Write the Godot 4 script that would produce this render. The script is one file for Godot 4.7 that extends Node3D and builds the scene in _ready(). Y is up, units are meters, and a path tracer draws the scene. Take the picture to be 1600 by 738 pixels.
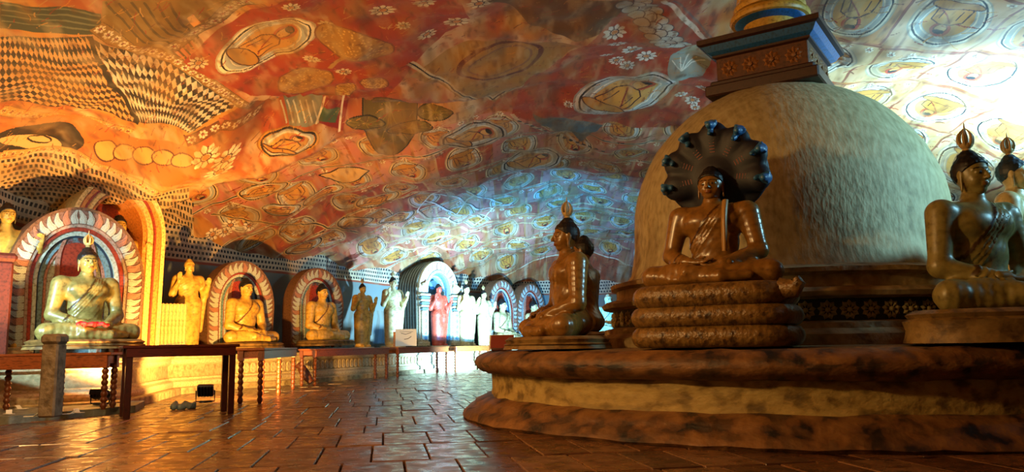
extends Node3D
# A painted rock temple: a stupa on a round platform ringed by seated statues, and a row of statues along the cave wall.

const FOCAL := 1200.0                       # in pixels of the 1600 x 738 frame
const EYE := Vector3(0, 0.9, 0)
const STUPA := Vector3(3.785, 0, -10.57)
var view := Basis()
var taken := {}
var M := {}
var rng := RandomNumberGenerator.new()
var rock := FastNoiseLite.new()
var fine := FastNoiseLite.new()
var outline := PackedVector2Array()         # plan of the cave, x and z

func _ready():
	rng.seed = 20
	set_camera_and_light()
	set_noise()
	make_materials()
	build_cave()
	build_floor()
	build_stupa()
	build_statues()
	build_plinths()
	build_tables()
	build_small_things()
	build_lamps()

# ------------------------------------------------------------------ camera and light
func set_camera_and_light():
	var cam := Camera3D.new()
	cam.name = "camera"
	view = Basis(Vector3.RIGHT, deg_to_rad(8.1)) * Basis(Vector3.BACK, deg_to_rad(-1.0))
	cam.transform = Transform3D(view, EYE)
	cam.fov = rad_to_deg(2.0 * atan(369.0 / FOCAL))
	cam.near = 0.05
	cam.far = 200.0
	add_child(cam)
	cam.current = true
	var we := WorldEnvironment.new()
	we.name = "surroundings"
	var e := Environment.new()
	e.background_mode = Environment.BG_COLOR
	e.background_color = Color.BLACK
	e.tonemap_mode = Environment.TONE_MAPPER_LINEAR
	e.tonemap_exposure = 1.15
	e.sdfgi_enabled = true
	e.ssao_enabled = true
	e.ssil_enabled = true
	we.environment = e
	add_child(we)

const WARM := Color(1.0, 0.66, 0.30)
const COOL := Color(0.62, 0.86, 1.0)

func build_lamps():
	# warm floodlights low behind the tables, turned to the wall
	floodlight("orange floodlight on the floor behind the dark red table facing the standing statue", Vector3(-5.25, 0.25, -13.3), Vector3(-6.3, 2.9, -20.0), Color(1.0, 0.74, 0.37), 125.0, 62.0)
	floodlight("orange floodlight on the grey step turned up to the painted rock", Vector3(-6.35, 0.33, -12.0), Vector3(-6.2, 5.0, -13.6), Color(1.0, 0.75, 0.40), 62.0, 76.0)
	# white floodlight on a stand left of the olive statue
	floodlight("white floodlight on a stand left of the olive statue", Vector3(-8.3, 2.6, -8.7), Vector3(-7.4, 1.7, -13.2), Color(0.76, 0.95, 1.0), 62.0, 30.0)
	# cool floodlights at the far end, low behind the platform
	floodlight("white floodlight on the floor behind the stupa facing the far statues", Vector3(0.55, 0.25, -25.6), Vector3(-2.9, 1.8, -30.5), COOL, 330.0, 64.0)
	floodlight("white floodlight on the floor behind the stupa turned up to the ceiling", Vector3(1.5, 0.25, -23.6), Vector3(0.6, 4.6, -30.0), Color(0.20, 0.62, 1.0), 230.0, 64.0)
	# white floodlights on stands right of the stupa
	floodlight("white floodlight right of the stupa pointed at the ceiling", Vector3(9.9, 2.7, -13.6), Vector3(8.5, 6.2, -14.8), COOL, 160.0, 72.0)
	floodlight("white floodlight right of the stupa pointed at the dome", Vector3(10.3, 4.75, -6.9), Vector3(5.0, 2.8, -10.0), Color(0.62, 0.90, 1.0), 110.0, 36.0, 0.6)
	# warm bulbs near the entrance behind the photographer
	bulb("warm globe lamp hanging from the rock nearest the grey step", Vector3(-6.2, 3.3, -6.4), Color(1.0, 0.78, 0.48), 10.0)
	bulb("warm globe lamp hanging from the rock over the entrance path", Vector3(-4.1, 3.7, -4.4), Color(1.0, 0.80, 0.50), 20.0)

func floodlight(label: String, at: Vector3, to: Vector3, tint: Color, power: float, cone: float, soft := 0.12):
	var t := thing("floodlight", label, "lamp", at, 0.0, "floodlights in the cave")
	var z := (at - to).normalized()
	var x := Vector3.UP.cross(z).normalized()
	var b := Basis(x, z.cross(x), z)
	var m := MB.new()
	m.box(Vector3(0, 0, 0.05), Vector3(0.26, 0.2, 0.09), 0.015)
	for k in 5:
		m.box(Vector3(-0.1 + k * 0.05, 0, 0.11), Vector3(0.012, 0.17, 0.05), 0.003)
	var h := part(t, "housing", m.mesh(), M.dark_metal)
	h.basis = b
	m = MB.new()
	m.box(Vector3(0, 0, 0.0), Vector3(0.22, 0.16, 0.012), 0.004)
	var g := part(t, "glowing_lamp_face", m.mesh(), glow_mat(tint))
	g.basis = b
	m = MB.new()
	m.tube([b * Vector3(-0.15, 0, 0.05), b * Vector3(-0.15, 0, 0.05) * Vector3(1, 0, 1) + Vector3(0, -0.2, 0), b * Vector3(0.15, 0, 0.05) * Vector3(1, 0, 1) + Vector3(0, -0.2, 0), b * Vector3(0.15, 0, 0.05)], [0.012], 6)
	m.lathe([Vector2(0.0, -0.22), Vector2(0.11, -0.22), Vector2(0.11, -0.19), Vector2(0.0, -0.19)], 16)
	part(t, "bracket", m.mesh(), M.dark_metal)
	if at.y > 1.0:
		m = MB.new()
		m.tube([Vector3(0, -0.2, 0), Vector3(0, -at.y, 0)], [0.02], 8)
		m.lathe([Vector2(0.0, -at.y), Vector2(0.24, -at.y), Vector2(0.22, 0.03 - at.y), Vector2(0.0, 0.03 - at.y)], 20)
		part(t, "stand", m.mesh(), M.dark_metal)
	var l := SpotLight3D.new()
	l.name = "floodlight_beam"
	l.light_color = tint
	l.light_energy = power
	l.light_size = soft
	l.spot_angle = cone
	l.spot_angle_attenuation = 1.0
	l.spot_range = 60.0
	l.spot_attenuation = 2.0
	l.shadow_enabled = true
	l.transform = Transform3D(b, b * Vector3(0, 0, -0.03))
	t.add_child(l)

func bulb(label: String, at: Vector3, tint: Color, power: float):
	var t := thing("globe_lamp", label, "lamp", at, 0.0, "globe lamps by the entrance")
	var m := MB.new()
	var ball := []
	for k in 13:
		var a := PI * k / 12.0
		ball.append(Vector2(sin(a) * 0.2, -cos(a) * 0.2))
	m.lathe(ball, 24)
	part(t, "glowing_globe", m.mesh(), glow_mat(tint))
	m = MB.new()
	m.lathe([Vector2(0.05, 0.19), Vector2(0.05, 0.25), Vector2(0.03, 0.28), Vector2(0.008, 0.29)], 12)
	m.tube([Vector3(0, 0.28, 0), Vector3(0.005, 0.4, 0), Vector3(0, ceiling_height(at.x, at.z) - at.y + 0.05, 0)], [0.006], 6)
	part(t, "socket_and_cord", m.mesh(), M.dark_metal)
	var l := OmniLight3D.new()
	l.name = "bulb_light"
	l.light_color = tint
	l.light_energy = power
	l.light_size = 0.18
	l.omni_range = 60.0
	l.omni_attenuation = 2.0
	l.shadow_enabled = true
	t.add_child(l)

# ------------------------------------------------------------------ mesh builder
class MB:
	var v := PackedVector3Array()
	var n := PackedVector3Array()
	var uv := PackedVector2Array()
	var c := PackedColorArray()
	var ix := PackedInt32Array()
	var tint := Color.WHITE
	var xf := Transform3D()

	func vert(p: Vector3, nn: Vector3, u := Vector2.ZERO) -> int:
		v.append(xf * p); n.append((xf.basis * nn).normalized()); uv.append(u); c.append(tint)
		return v.size() - 1

	func face(pts: Array, out: Vector3, uvs := []) -> void:       # flat convex polygon that faces out
		var a: Vector3 = pts[0]
		var nn := Vector3.ZERO
		for k in range(1, pts.size() - 1):
			nn += (pts[k] - a).cross(pts[k + 1] - a)
		if nn.length_squared() < 1e-16:
			return
		nn = nn.normalized()
		var flip := nn.dot(out) < 0.0
		if flip:
			nn = -nn
		var first := v.size()
		for k in pts.size():
			vert(pts[k], nn, uvs[k] if uvs else Vector2.ZERO)
		for k in range(1, pts.size() - 1):
			if flip:
				ix.append_array([first, first + k, first + k + 1])
			else:
				ix.append_array([first, first + k + 1, first + k])

	func corner(ax: int, s: Vector3, h: Vector3, b: float) -> Vector3:
		var p := s * (h - Vector3(b, b, b))
		p[ax] = s[ax] * h[ax]
		return p

	func box(at: Vector3, size: Vector3, b := 0.0) -> void:
		var h := size * 0.5
		b = minf(b, minf(h.x, minf(h.y, h.z)) * 0.9)
		for ax in 3:
			var o1 := (ax + 1) % 3
			var o2 := (ax + 2) % 3
			for sg in [-1.0, 1.0]:
				var pts := []
				for q in [[-1.0, -1.0], [1.0, -1.0], [1.0, 1.0], [-1.0, 1.0]]:
					var s := Vector3.ZERO
					s[ax] = sg; s[o1] = q[0]; s[o2] = q[1]
					pts.append(at + corner(ax, s, h, b))
				var out := Vector3.ZERO
				out[ax] = sg
				face(pts, out)
			if b <= 0.0:
				continue
			for s1 in [-1.0, 1.0]:
				for s2 in [-1.0, 1.0]:
					var pts := []
					for q in [[o1, -1.0], [o1, 1.0], [o2, 1.0], [o2, -1.0]]:
						var s := Vector3.ZERO
						s[o1] = s1; s[o2] = s2; s[ax] = q[1]
						pts.append(at + corner(q[0], s, h, b))
					var out := Vector3.ZERO
					out[o1] = s1; out[o2] = s2
					face(pts, out)
		if b > 0.0:
			for k in 8:
				var s := Vector3(1.0 if k & 1 else -1.0, 1.0 if k & 2 else -1.0, 1.0 if k & 4 else -1.0)
				face([at + corner(0, s, h, b), at + corner(1, s, h, b), at + corner(2, s, h, b)], s)

	func grid(rows: Array, norms: Array, uvs: Array) -> void:      # rows of points, smooth
		var w: int = rows[0].size()
		var first := v.size()
		for r in rows.size():
			for k in w:
				vert(rows[r][k], norms[r][k], uvs[r][k])
		for r in rows.size() - 1:
			for k in w - 1:
				var a := first + r * w + k
				var p := a + 1
				var q := a + w
				var nn := (v[p] - v[a]).cross(v[q] - v[a])
				if nn.length_squared() < 1e-18:
					nn = (v[q + 1] - v[p]).cross(v[q] - v[p])
				if nn.dot(n[a] + n[p] + n[q] + n[q + 1]) > 0.0:
					ix.append_array([a, q, p, p, q, q + 1])
				else:
					ix.append_array([a, p, q, p, q + 1, q])

	func lathe(prof: Array, seg: int, a0 := 0.0, a1 := TAU, wob: FastNoiseLite = null, amp := 0.0, squash := Vector2.ONE) -> void:
		# prof: Vector2(radius, y), the outside is to the right of the way down the list going up
		var sn := []
		var run := [0.0]
		for k in prof.size() - 1:
			var d: Vector2 = prof[k + 1] - prof[k]
			sn.append(Vector2(d.y, -d.x).normalized())
			run.append(run[k] + d.length())
		for k in prof.size() - 1:
			var na: Vector2 = sn[k]
			var nb: Vector2 = sn[k]
			if k > 0 and sn[k - 1].dot(sn[k]) > 0.6:
				na = (sn[k - 1] + sn[k]).normalized()
			if k < sn.size() - 1 and sn[k + 1].dot(sn[k]) > 0.6:
				nb = (sn[k + 1] + sn[k]).normalized()
			var rows := [[], []]
			var ns := [[], []]
			var us := [[], []]
			for e in 2:
				var pr: Vector2 = prof[k + e]
				var pn: Vector2 = nb if e else na
				for j in seg + 1:
					var a := lerpf(a0, a1, float(j) / seg)
					var r := pr.x
					var y := pr.y
					if wob and r > 0.0:
						var g := wob.get_noise_3d(sin(a) * r * 3.0, pr.y * 6.0, cos(a) * r * 3.0)
						r += g * amp
						y += wob.get_noise_3d(sin(a) * r * 2.0 + 40.0, pr.y * 4.0, cos(a) * r * 2.0) * amp * 0.5
					rows[e].append(Vector3(sin(a) * r * squash.x, y, cos(a) * r * squash.y))
					ns[e].append(Vector3(sin(a) * pn.x / squash.x, pn.y, cos(a) * pn.x / squash.y).normalized())
					us[e].append(Vector2(float(j) / seg, run[k + e]))
			grid(rows, ns, us)

	func tube(pts: Array, radii: Array, seg: int, cap := true, flat := 1.0) -> void:
		var up := Vector3.UP
		var rows := []
		var ns := []
		var us := []
		var run := 0.0
		for k in pts.size():
			var p: Vector3 = pts[k]
			var d: Vector3 = pts[mini(k + 1, pts.size() - 1)] - pts[maxi(k - 1, 0)]
			d = d.normalized()
			if absf(d.dot(up)) > 0.95:
				up = Vector3.RIGHT if absf(d.x) < 0.8 else Vector3.BACK
			var s := d.cross(up).normalized()
			up = s.cross(d).normalized()
			var r: float = radii[mini(k, radii.size() - 1)]
			var row := []
			var nr := []
			var ur := []
			for j in seg + 1:
				var a := TAU * j / seg
				var o := s * cos(a) + up * sin(a) * flat
				row.append(p + o * r)
				nr.append(o.normalized())
				ur.append(Vector2(float(j) / seg, run))
			rows.append(row); ns.append(nr); us.append(ur)
			if k < pts.size() - 1:
				run += p.distance_to(pts[k + 1])
		grid(rows, ns, us)
		if cap:
			face(rows[0].slice(0, seg), pts[0] - pts[1])
			face(rows[-1].slice(0, seg), pts[-1] - pts[-2])

	func prism(poly: PackedVector2Array, z0: float, z1: float, bev := 0.0) -> void:
		var tri := Geometry2D.triangulate_polygon(poly)
		var top := poly
		if bev > 0.0:
			var sh := Geometry2D.offset_polygon(poly, -bev)
			if sh.size() and sh[0].size() == poly.size():
				top = sh[0]
		var tri2 := Geometry2D.triangulate_polygon(top)
		for k in range(0, tri2.size(), 3):
			var f := []
			for e in 3:
				f.append(Vector3(top[tri2[k + e]].x, top[tri2[k + e]].y, z1))
			face(f, Vector3(0, 0, 1))
		for k in range(0, tri.size(), 3):
			var f := []
			for e in 3:
				f.append(Vector3(poly[tri[k + e]].x, poly[tri[k + e]].y, z0))
			face(f, Vector3(0, 0, -1))
		var cw := Geometry2D.is_polygon_clockwise(poly)
		var zb := z1 - bev
		for k in poly.size():
			var a := poly[k]
			var b := poly[(k + 1) % poly.size()]
			var d := b - a
			var out := Vector3(d.y, -d.x, 0) * (-1.0 if cw else 1.0)
			face([Vector3(a.x, a.y, z0), Vector3(b.x, b.y, z0), Vector3(b.x, b.y, zb), Vector3(a.x, a.y, zb)], out)
			if top != poly:
				var best := 0
				for j in top.size():
					if top[j].distance_squared_to(a) < top[best].distance_squared_to(a):
						best = j
				var best2 := 0
				for j in top.size():
					if top[j].distance_squared_to(b) < top[best2].distance_squared_to(b):
						best2 = j
				face([Vector3(a.x, a.y, zb), Vector3(b.x, b.y, zb), Vector3(top[best2].x, top[best2].y, z1), Vector3(top[best].x, top[best].y, z1)], out + Vector3(0, 0, 1))

	func mesh() -> ArrayMesh:
		var a := []
		a.resize(Mesh.ARRAY_MAX)
		a[Mesh.ARRAY_VERTEX] = v
		a[Mesh.ARRAY_NORMAL] = n
		a[Mesh.ARRAY_TEX_UV] = uv
		a[Mesh.ARRAY_COLOR] = c
		a[Mesh.ARRAY_INDEX] = ix
		var m := ArrayMesh.new()
		m.add_surface_from_arrays(Mesh.PRIMITIVE_TRIANGLES, a)
		return m

# ------------------------------------------------------------------ nodes
func numbered(called: String) -> String:
	var k: int = taken.get(called, 0)
	taken[called] = k + 1
	return called if k == 0 else "%s_%03d" % [called, k]

func tag(o: Node3D, label: String, category: String, group := "", kind := ""):
	o.set_meta("label", label)
	if category:
		o.set_meta("category", category)
	if group:
		o.set_meta("group", group)
	if kind:
		o.set_meta("kind", kind)

func thing(called: String, label: String, category: String, at := Vector3.ZERO, turn := 0.0, group := "") -> Node3D:
	var o := Node3D.new()
	o.name = numbered(called)
	add_child(o)
	o.position = at
	o.rotation.y = turn
	tag(o, label, category, group)
	return o

func part(parent: Node, called: String, mesh: Mesh, mat: Material) -> MeshInstance3D:
	var o := MeshInstance3D.new()
	o.name = called
	o.mesh = mesh
	o.material_override = mat
	parent.add_child(o, true)
	return o

func structure(called: String, mesh: Mesh, mat: Material, label: String) -> MeshInstance3D:
	var o := part(self, called, mesh, mat)
	o.set_meta("kind", "structure")
	o.set_meta("label", label)
	return o

func copy_of(o: Node3D, label: String, at: Vector3, turn: float, size := 1.0) -> Node3D:
	var r: Node3D = o.duplicate()
	r.name = numbered(String(o.name).get_slice("_0", 0))
	add_child(r)
	r.position = at
	r.rotation = Vector3(0, turn, 0)
	r.scale = Vector3.ONE * size
	r.set_meta("label", label)
	return r

func way(u: float, v: float) -> Vector3:                         # direction of a pixel
	return (view * Vector3((u - 800.0) / FOCAL, (369.0 - v) / FOCAL, -1.0)).normalized()

func on_floor(u: float, v: float, y := 0.0) -> Vector3:
	var d := way(u, v)
	return EYE + d * ((y - EYE.y) / d.y)

func at_depth(u: float, v: float, z: float) -> Vector3:
	var d := way(u, v)
	return EYE + d * (z / d.z)

# ------------------------------------------------------------------ materials
func set_noise():
	rock.seed = 5
	rock.frequency = 0.22
	rock.fractal_octaves = 4
	fine.seed = 9
	fine.frequency = 1.0
	fine.fractal_octaves = 3

func noise_tex(sd: int, freq: float, ramp: Array, size := 512, octaves := 5, kind := FastNoiseLite.TYPE_SIMPLEX_SMOOTH) -> NoiseTexture2D:
	var f := FastNoiseLite.new()
	f.seed = sd
	f.noise_type = kind
	f.frequency = freq
	f.fractal_octaves = octaves
	var t := NoiseTexture2D.new()
	t.width = size
	t.height = size
	t.seamless = true
	t.noise = f
	if ramp.size():
		var g := Gradient.new()
		var off := PackedFloat32Array()
		var cols := PackedColorArray()
		for r in ramp:
			off.append(r[0])
			cols.append(r[1])
		g.offsets = off
		g.colors = cols
		t.color_ramp = g
	return t

func mat(col: Color, rough := 0.7, metal := 0.0, vertex := false) -> StandardMaterial3D:
	var m := StandardMaterial3D.new()
	m.albedo_color = col
	m.roughness = rough
	m.metallic = metal
	m.vertex_color_use_as_albedo = vertex
	return m

func glow_mat(col: Color) -> StandardMaterial3D:
	var m := mat(col, 0.4)
	m.emission_enabled = true
	m.emission = col
	m.emission_energy_multiplier = 3.0
	return m

func worn(m: StandardMaterial3D, tex: Texture2D, scale: Vector3, relief: Texture2D = null, depth := 0.0, in_world := false) -> StandardMaterial3D:
	m.albedo_texture = tex
	m.uv1_triplanar = true
	m.uv1_world_triplanar = in_world
	m.uv1_scale = scale
	if relief:
		m.heightmap_enabled = true
		m.heightmap_texture = relief
		m.heightmap_scale = depth
	return m

func make_materials():
	var bump := noise_tex(3, 0.02, [], 512, 6)
	var mottled := noise_tex(11, 0.008, [[0.0, Color(0.50, 0.44, 0.36)], [0.35, Color(0.80, 0.76, 0.68)], [0.6, Color(0.96, 0.94, 0.9)], [1.0, Color(0.70, 0.66, 0.56)]], 512, 6)
	var stain := noise_tex(21, 0.012, [[0.0, Color(0.24, 0.20, 0.14)], [0.25, Color(0.50, 0.43, 0.32)], [0.42, Color(0.86, 0.80, 0.68)], [0.75, Color(1, 0.97, 0.9)], [1.0, Color(0.66, 0.6, 0.4)]], 512, 6)
	var grime := noise_tex(27, 0.02, [[0.0, Color(0.55, 0.5, 0.42)], [0.42, Color(0.9, 0.87, 0.8)], [1.0, Color(1, 1, 1)]], 512, 5)
	var grain := noise_tex(31, 0.02, [[0.0, Color(0.5, 0.42, 0.36)], [0.5, Color(0.95, 0.92, 0.9)], [1.0, Color(0.75, 0.68, 0.6)]], 512, 4)
	M.bump = bump
	var dirt := noise_tex(51, 0.014, [[0.0, Color(0.30, 0.25, 0.14)], [0.3, Color(0.60, 0.53, 0.36)], [0.5, Color(0.86, 0.80, 0.66)], [1.0, Color(0.98, 0.95, 0.86)]], 512, 7)
	var plaster := noise_tex(61, 0.012, [[0.0, Color(0.62, 0.57, 0.47)], [0.35, Color(0.80, 0.76, 0.67)], [0.6, Color(0.90, 0.87, 0.80)], [1.0, Color(0.98, 0.96, 0.92)]], 512, 7)
	var soot := noise_tex(57, 0.011, [[0.0, Color(0.08, 0.07, 0.06)], [0.34, Color(0.16, 0.12, 0.10)], [0.44, Color(0.66, 0.55, 0.44)], [0.7, Color(0.92, 0.84, 0.72)], [1.0, Color(0.75, 0.62, 0.44)]], 512, 7)
	M.dome = worn(mat(Color(0.72, 0.68, 0.55), 0.75), plaster, Vector3(1.5, 0.7, 1.5), bump, 0.6)
	M.drum = worn(mat(Color(0.66, 0.58, 0.42), 0.75), mottled, Vector3(0.8, 0.8, 0.8), bump, 1.0)
	M.platform = worn(mat(Color(0.72, 0.64, 0.42), 0.7), dirt, Vector3(0.5, 0.7, 0.5), bump, 1.6)
	M.platform_rim = worn(mat(Color(0.54, 0.41, 0.25), 0.6), soot, Vector3(0.5, 0.9, 0.5), bump, 1.6)
	M.frieze_ground = worn(mat(Color(0.16, 0.15, 0.11), 0.7), grime, Vector3(1, 1, 1))
	M.rosette = worn(mat(Color(0.66, 0.60, 0.40), 0.7), grime, Vector3(2, 2, 2))
	M.harmika = worn(mat(Color(0.36, 0.20, 0.10), 0.6), grime, Vector3(1.4, 1.4, 1.4))
	M.harmika_rosette = worn(mat(Color(0.58, 0.38, 0.2), 0.6), grime, Vector3(3, 3, 3))
	M.cornice = worn(mat(Color(0.22, 0.10, 0.06), 0.45), grime, Vector3(1.4, 1.4, 1.4))
	M.blue_trim = worn(mat(Color(0.10, 0.36, 0.66), 0.5), grime, Vector3(2, 2, 2))
	M.spire = worn(mat(Color(0.80, 0.62, 0.24), 0.45), grime, Vector3(1.6, 1.6, 1.6))
	M.gold = worn(mat(Color(0.82, 0.66, 0.30), 0.42, 0.0, true), grime, Vector3(1.6, 1.6, 1.6))
	M.bronze = worn(mat(Color(0.52, 0.37, 0.16), 0.28, 0.0, true), grime, Vector3(1.6, 1.6, 1.6))
	M.olive_gold = worn(mat(Color(0.55, 0.51, 0.30), 0.38, 0.0, true), grime, Vector3(1.6, 1.6, 1.6))
	M.lit_pale_gold = worn(mat(Color(0.84, 0.78, 0.58), 0.45, 0.0, true), grime, Vector3(1.6, 1.6, 1.6))  # statue gold, whitened by cool lamp light put into the colour
	M.red_robe = worn(mat(Color(0.78, 0.30, 0.22), 0.5, 0.0, true), grime, Vector3(1.6, 1.6, 1.6))
	M.hair = mat(Color(0.035, 0.03, 0.04), 0.5)
	M.blue_lit_hair = mat(Color(0.13, 0.2, 0.26), 0.5)  # dark curls with the blue light mixed into their colour
	M.finial = worn(mat(Color(0.74, 0.64, 0.44), 0.45), grime, Vector3(4, 4, 4))
	M.sash = mat(Color(0.60, 0.44, 0.22), 0.4)
	M.hood = mat(Color(0.02, 0.026, 0.10), 0.6)
	M.cobra = mat(Color(0.16, 0.36, 0.55), 0.4)
	M.cobra_scale = mat(Color(0.46, 0.2, 0.16), 0.5)
	M.coil = worn(mat(Color(0.50, 0.39, 0.21), 0.4), stain, Vector3(1.5, 1.5, 1.5), bump, 1.0)
	M.seat = worn(mat(Color(0.55, 0.45, 0.27), 0.6), stain, Vector3(1.1, 1.1, 1.1), bump, 1.0)
	M.cream = worn(mat(Color(0.84, 0.78, 0.66), 0.6), grime, Vector3(1.5, 1.5, 1.5))
	M.pink = worn(mat(Color(0.66, 0.58, 0.55), 0.6), grime, Vector3(1.5, 1.5, 1.5))
	M.flame_pale = worn(mat(Color(0.72, 0.76, 0.76), 0.6), grime, Vector3(1.5, 1.5, 1.5))
	M.flame_red = worn(mat(Color(0.68, 0.48, 0.42), 0.6), grime, Vector3(1.5, 1.5, 1.5))
	M.arch_red = worn(mat(Color(0.60, 0.20, 0.10), 0.55), grime, Vector3(1.5, 1.5, 1.5))
	M.arch_blue = worn(mat(Color(0.42, 0.56, 0.64), 0.6), grime, Vector3(1.5, 1.5, 1.5))
	M.arch_pale = worn(mat(Color(0.70, 0.76, 0.76), 0.6), grime, Vector3(1.5, 1.5, 1.5))
	M.flame_ground = worn(mat(Color(0.50, 0.38, 0.35), 0.6), grime, Vector3(1.5, 1.5, 1.5))
	M.arch_dark = mat(Color(0.10, 0.16, 0.24), 0.6)
	M.arch_side = worn(mat(Color(0.46, 0.32, 0.22), 0.6), grime, Vector3(1.5, 1.5, 1.5))
	M.red_pillar = worn(mat(Color(0.40, 0.14, 0.08), 0.6), grime, Vector3(1.5, 1.5, 1.5))
	M.niche = worn(mat(Color(0.84, 0.52, 0.22), 0.55), grime, Vector3(1.5, 1.5, 1.5))
	M.niche_edge = worn(mat(Color(0.92, 0.74, 0.46), 0.55), grime, Vector3(1.5, 1.5, 1.5))
	M.vault = worn(mat(Color(0.46, 0.45, 0.40), 0.6), grime, Vector3(1.5, 1.5, 1.5))
	M.plinth = worn(mat(Color(0.74, 0.68, 0.54), 0.55), mottled, Vector3(1.0, 1.0, 1.0), bump, 1.0)
	M.kerb = worn(mat(Color(0.50, 0.52, 0.50), 0.6), mottled, Vector3(1.0, 1.0, 1.0), bump, 1.0)
	M.post = worn(mat(Color(0.46, 0.40, 0.33), 0.7), mottled, Vector3(1.0, 1.0, 1.0), bump, 1.0)
	M.wood = worn(mat(Color(0.60, 0.33, 0.15), 0.4), grain, Vector3(0.6, 3.0, 3.0))
	M.wood_dark = worn(mat(Color(0.30, 0.09, 0.05), 0.35), grain, Vector3(0.6, 3.0, 3.0))
	M.wood_leg = worn(mat(Color(0.48, 0.26, 0.12), 0.4), grain, Vector3(3.0, 0.8, 3.0))
	M.wood_leg_dark = worn(mat(Color(0.22, 0.07, 0.04), 0.35), grain, Vector3(3.0, 0.8, 3.0))
	M.dark_metal = mat(Color(0.12, 0.12, 0.12), 0.45, 0.6)
	M.paper = mat(Color(0.86, 0.85, 0.80), 0.7)
	M.ink = mat(Color(0.12, 0.13, 0.16), 0.7)
	M.sign_red = mat(Color(0.46, 0.14, 0.10), 0.5)
	M.cloth_red = mat(Color(0.74, 0.03, 0.10), 0.7)
	M.bag = mat(Color(0.42, 0.48, 0.50), 0.4)
	M.clay = worn(mat(Color(0.36, 0.17, 0.09), 0.6), grime, Vector3(3, 3, 3))
	M.leaf = mat(Color(0.28, 0.36, 0.12), 0.7)
	M.joint = worn(mat(Color(0.16, 0.10, 0.07), 0.8), grime, Vector3(1, 1, 1))
	M.slabs = []
	var slab_tex := noise_tex(41, 0.01, [[0.0, Color(0.45, 0.38, 0.32)], [0.45, Color(0.85, 0.8, 0.74)], [1.0, Color(1.0, 0.96, 0.9)]], 512, 6)
	var wet := noise_tex(43, 0.012, [[0.0, Color(0.16, 0.16, 0.16)], [0.5, Color(0.32, 0.32, 0.32)], [1.0, Color(0.5, 0.5, 0.5)]], 512, 4)
	for c in [Color(0.41, 0.27, 0.17), Color(0.47, 0.32, 0.21), Color(0.37, 0.23, 0.14), Color(0.50, 0.37, 0.27), Color(0.35, 0.24, 0.18)]:
		var s := worn(mat(c, 1.0), slab_tex, Vector3(0.7, 0.7, 0.7), bump, 0.08, true)
		s.roughness_texture = wet
		s.roughness_texture_channel = BaseMaterial3D.TEXTURE_CHANNEL_RED
		M.slabs.append(s)

# ------------------------------------------------------------------ the cave
func inside(x: float, z: float) -> float:                        # distance from the wall, positive inside
	var p := Vector2(x, z)
	var best := 1e9
	var n := outline.size()
	for k in n:
		var q := Geometry2D.get_closest_point_to_segment(p, outline[k], outline[(k + 1) % n])
		best = minf(best, q.distance_squared_to(p))
	best = sqrt(best)
	return best if Geometry2D.is_point_in_polygon(p, outline) else -best

func ceiling_height(x: float, z: float) -> float:
	var d := inside(x, z)
	var h := 3.75 + 2.95 * (1.0 - exp(-maxf(d, 0.0) / 4.2))
	if d < 0.0:
		h = 3.75 + d * 0.5
	# the near left rock hangs lower and breaks off at an edge
	var e := smoothstep(-17.1, -16.7, z + 0.25 * (x + 7.0)) * (1.0 - smoothstep(-7.0, -4.0, x + 0.22 * (z + 12.0)))
	h -= 0.75 * e * smoothstep(0.3, 2.0, d) * (1.0 - smoothstep(-15.4, -13.6, z))
	# a ledge across the ceiling
	var q := Vector2(x + 4.7, z + 14.4)
	var beyond := q.dot(Vector2(-0.504, -0.864))
	var along := q.dot(Vector2(0.864, -0.504))
	beyond += 0.25 * rock.get_noise_2d(along * 3.0, 77.0)
	h += 0.5 * smoothstep(0.0, 0.22, beyond) * (1.0 - smoothstep(0.6, 2.4, beyond)) * smoothstep(-0.6, 0.3, along) * (1.0 - smoothstep(3.4, 5.0, along))
	# a broken edge right of the stupa
	q = Vector2(x - 6.0, z + 13.46)
	beyond = q.dot(Vector2(-0.768, -0.64)) + 0.12 * rock.get_noise_2d(x * 5.0, z * 5.0)
	along = q.dot(Vector2(0.64, 0.768))
	h += 0.16 * smoothstep(0.0, 0.1, beyond) * (1.0 - smoothstep(0.2, 1.2, beyond)) * smoothstep(-0.3, 0.1, along) * (1.0 - smoothstep(1.3, 1.9, along))
	h += 0.40 * rock.get_noise_2d(x * 1.0, z * 1.0) + 0.06 * rock.get_noise_2d(x * 4.0 + 50.0, z * 4.0)
	return h

func on_ceiling(u: float, v: float) -> Vector2:                  # x and z where a pixel's ray meets the rock
	var d := way(u, v)
	var t := 4.0
	var last := t
	while t < 60.0:
		var p := EYE + d * t
		if p.y > ceiling_height(p.x, p.z) or inside(p.x, p.z) < -0.3:
			break
		last = t
		t += 0.3
	for k in 8:
		var m := (last + t) * 0.5
		var p := EYE + d * m
		if p.y > ceiling_height(p.x, p.z):
			t = m
		else:
			last = m
	var q := EYE + d * last
	return Vector2(q.x, q.z)

const X0 := -11.0
const X1 := 14.0
const CW := 4096
const CH := 2048
const A0 := 2.0
const A1 := 41.0

func canvas_v(z: float) -> float:
	return log((-z + 4.0) / (A0 + 4.0)) / log((A1 + 4.0) / (A0 + 4.0))

func canvas(p: Vector2) -> Vector2:
	return Vector2((p.x - X0) / (X1 - X0) * CW, canvas_v(p.y) * CH)

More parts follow.
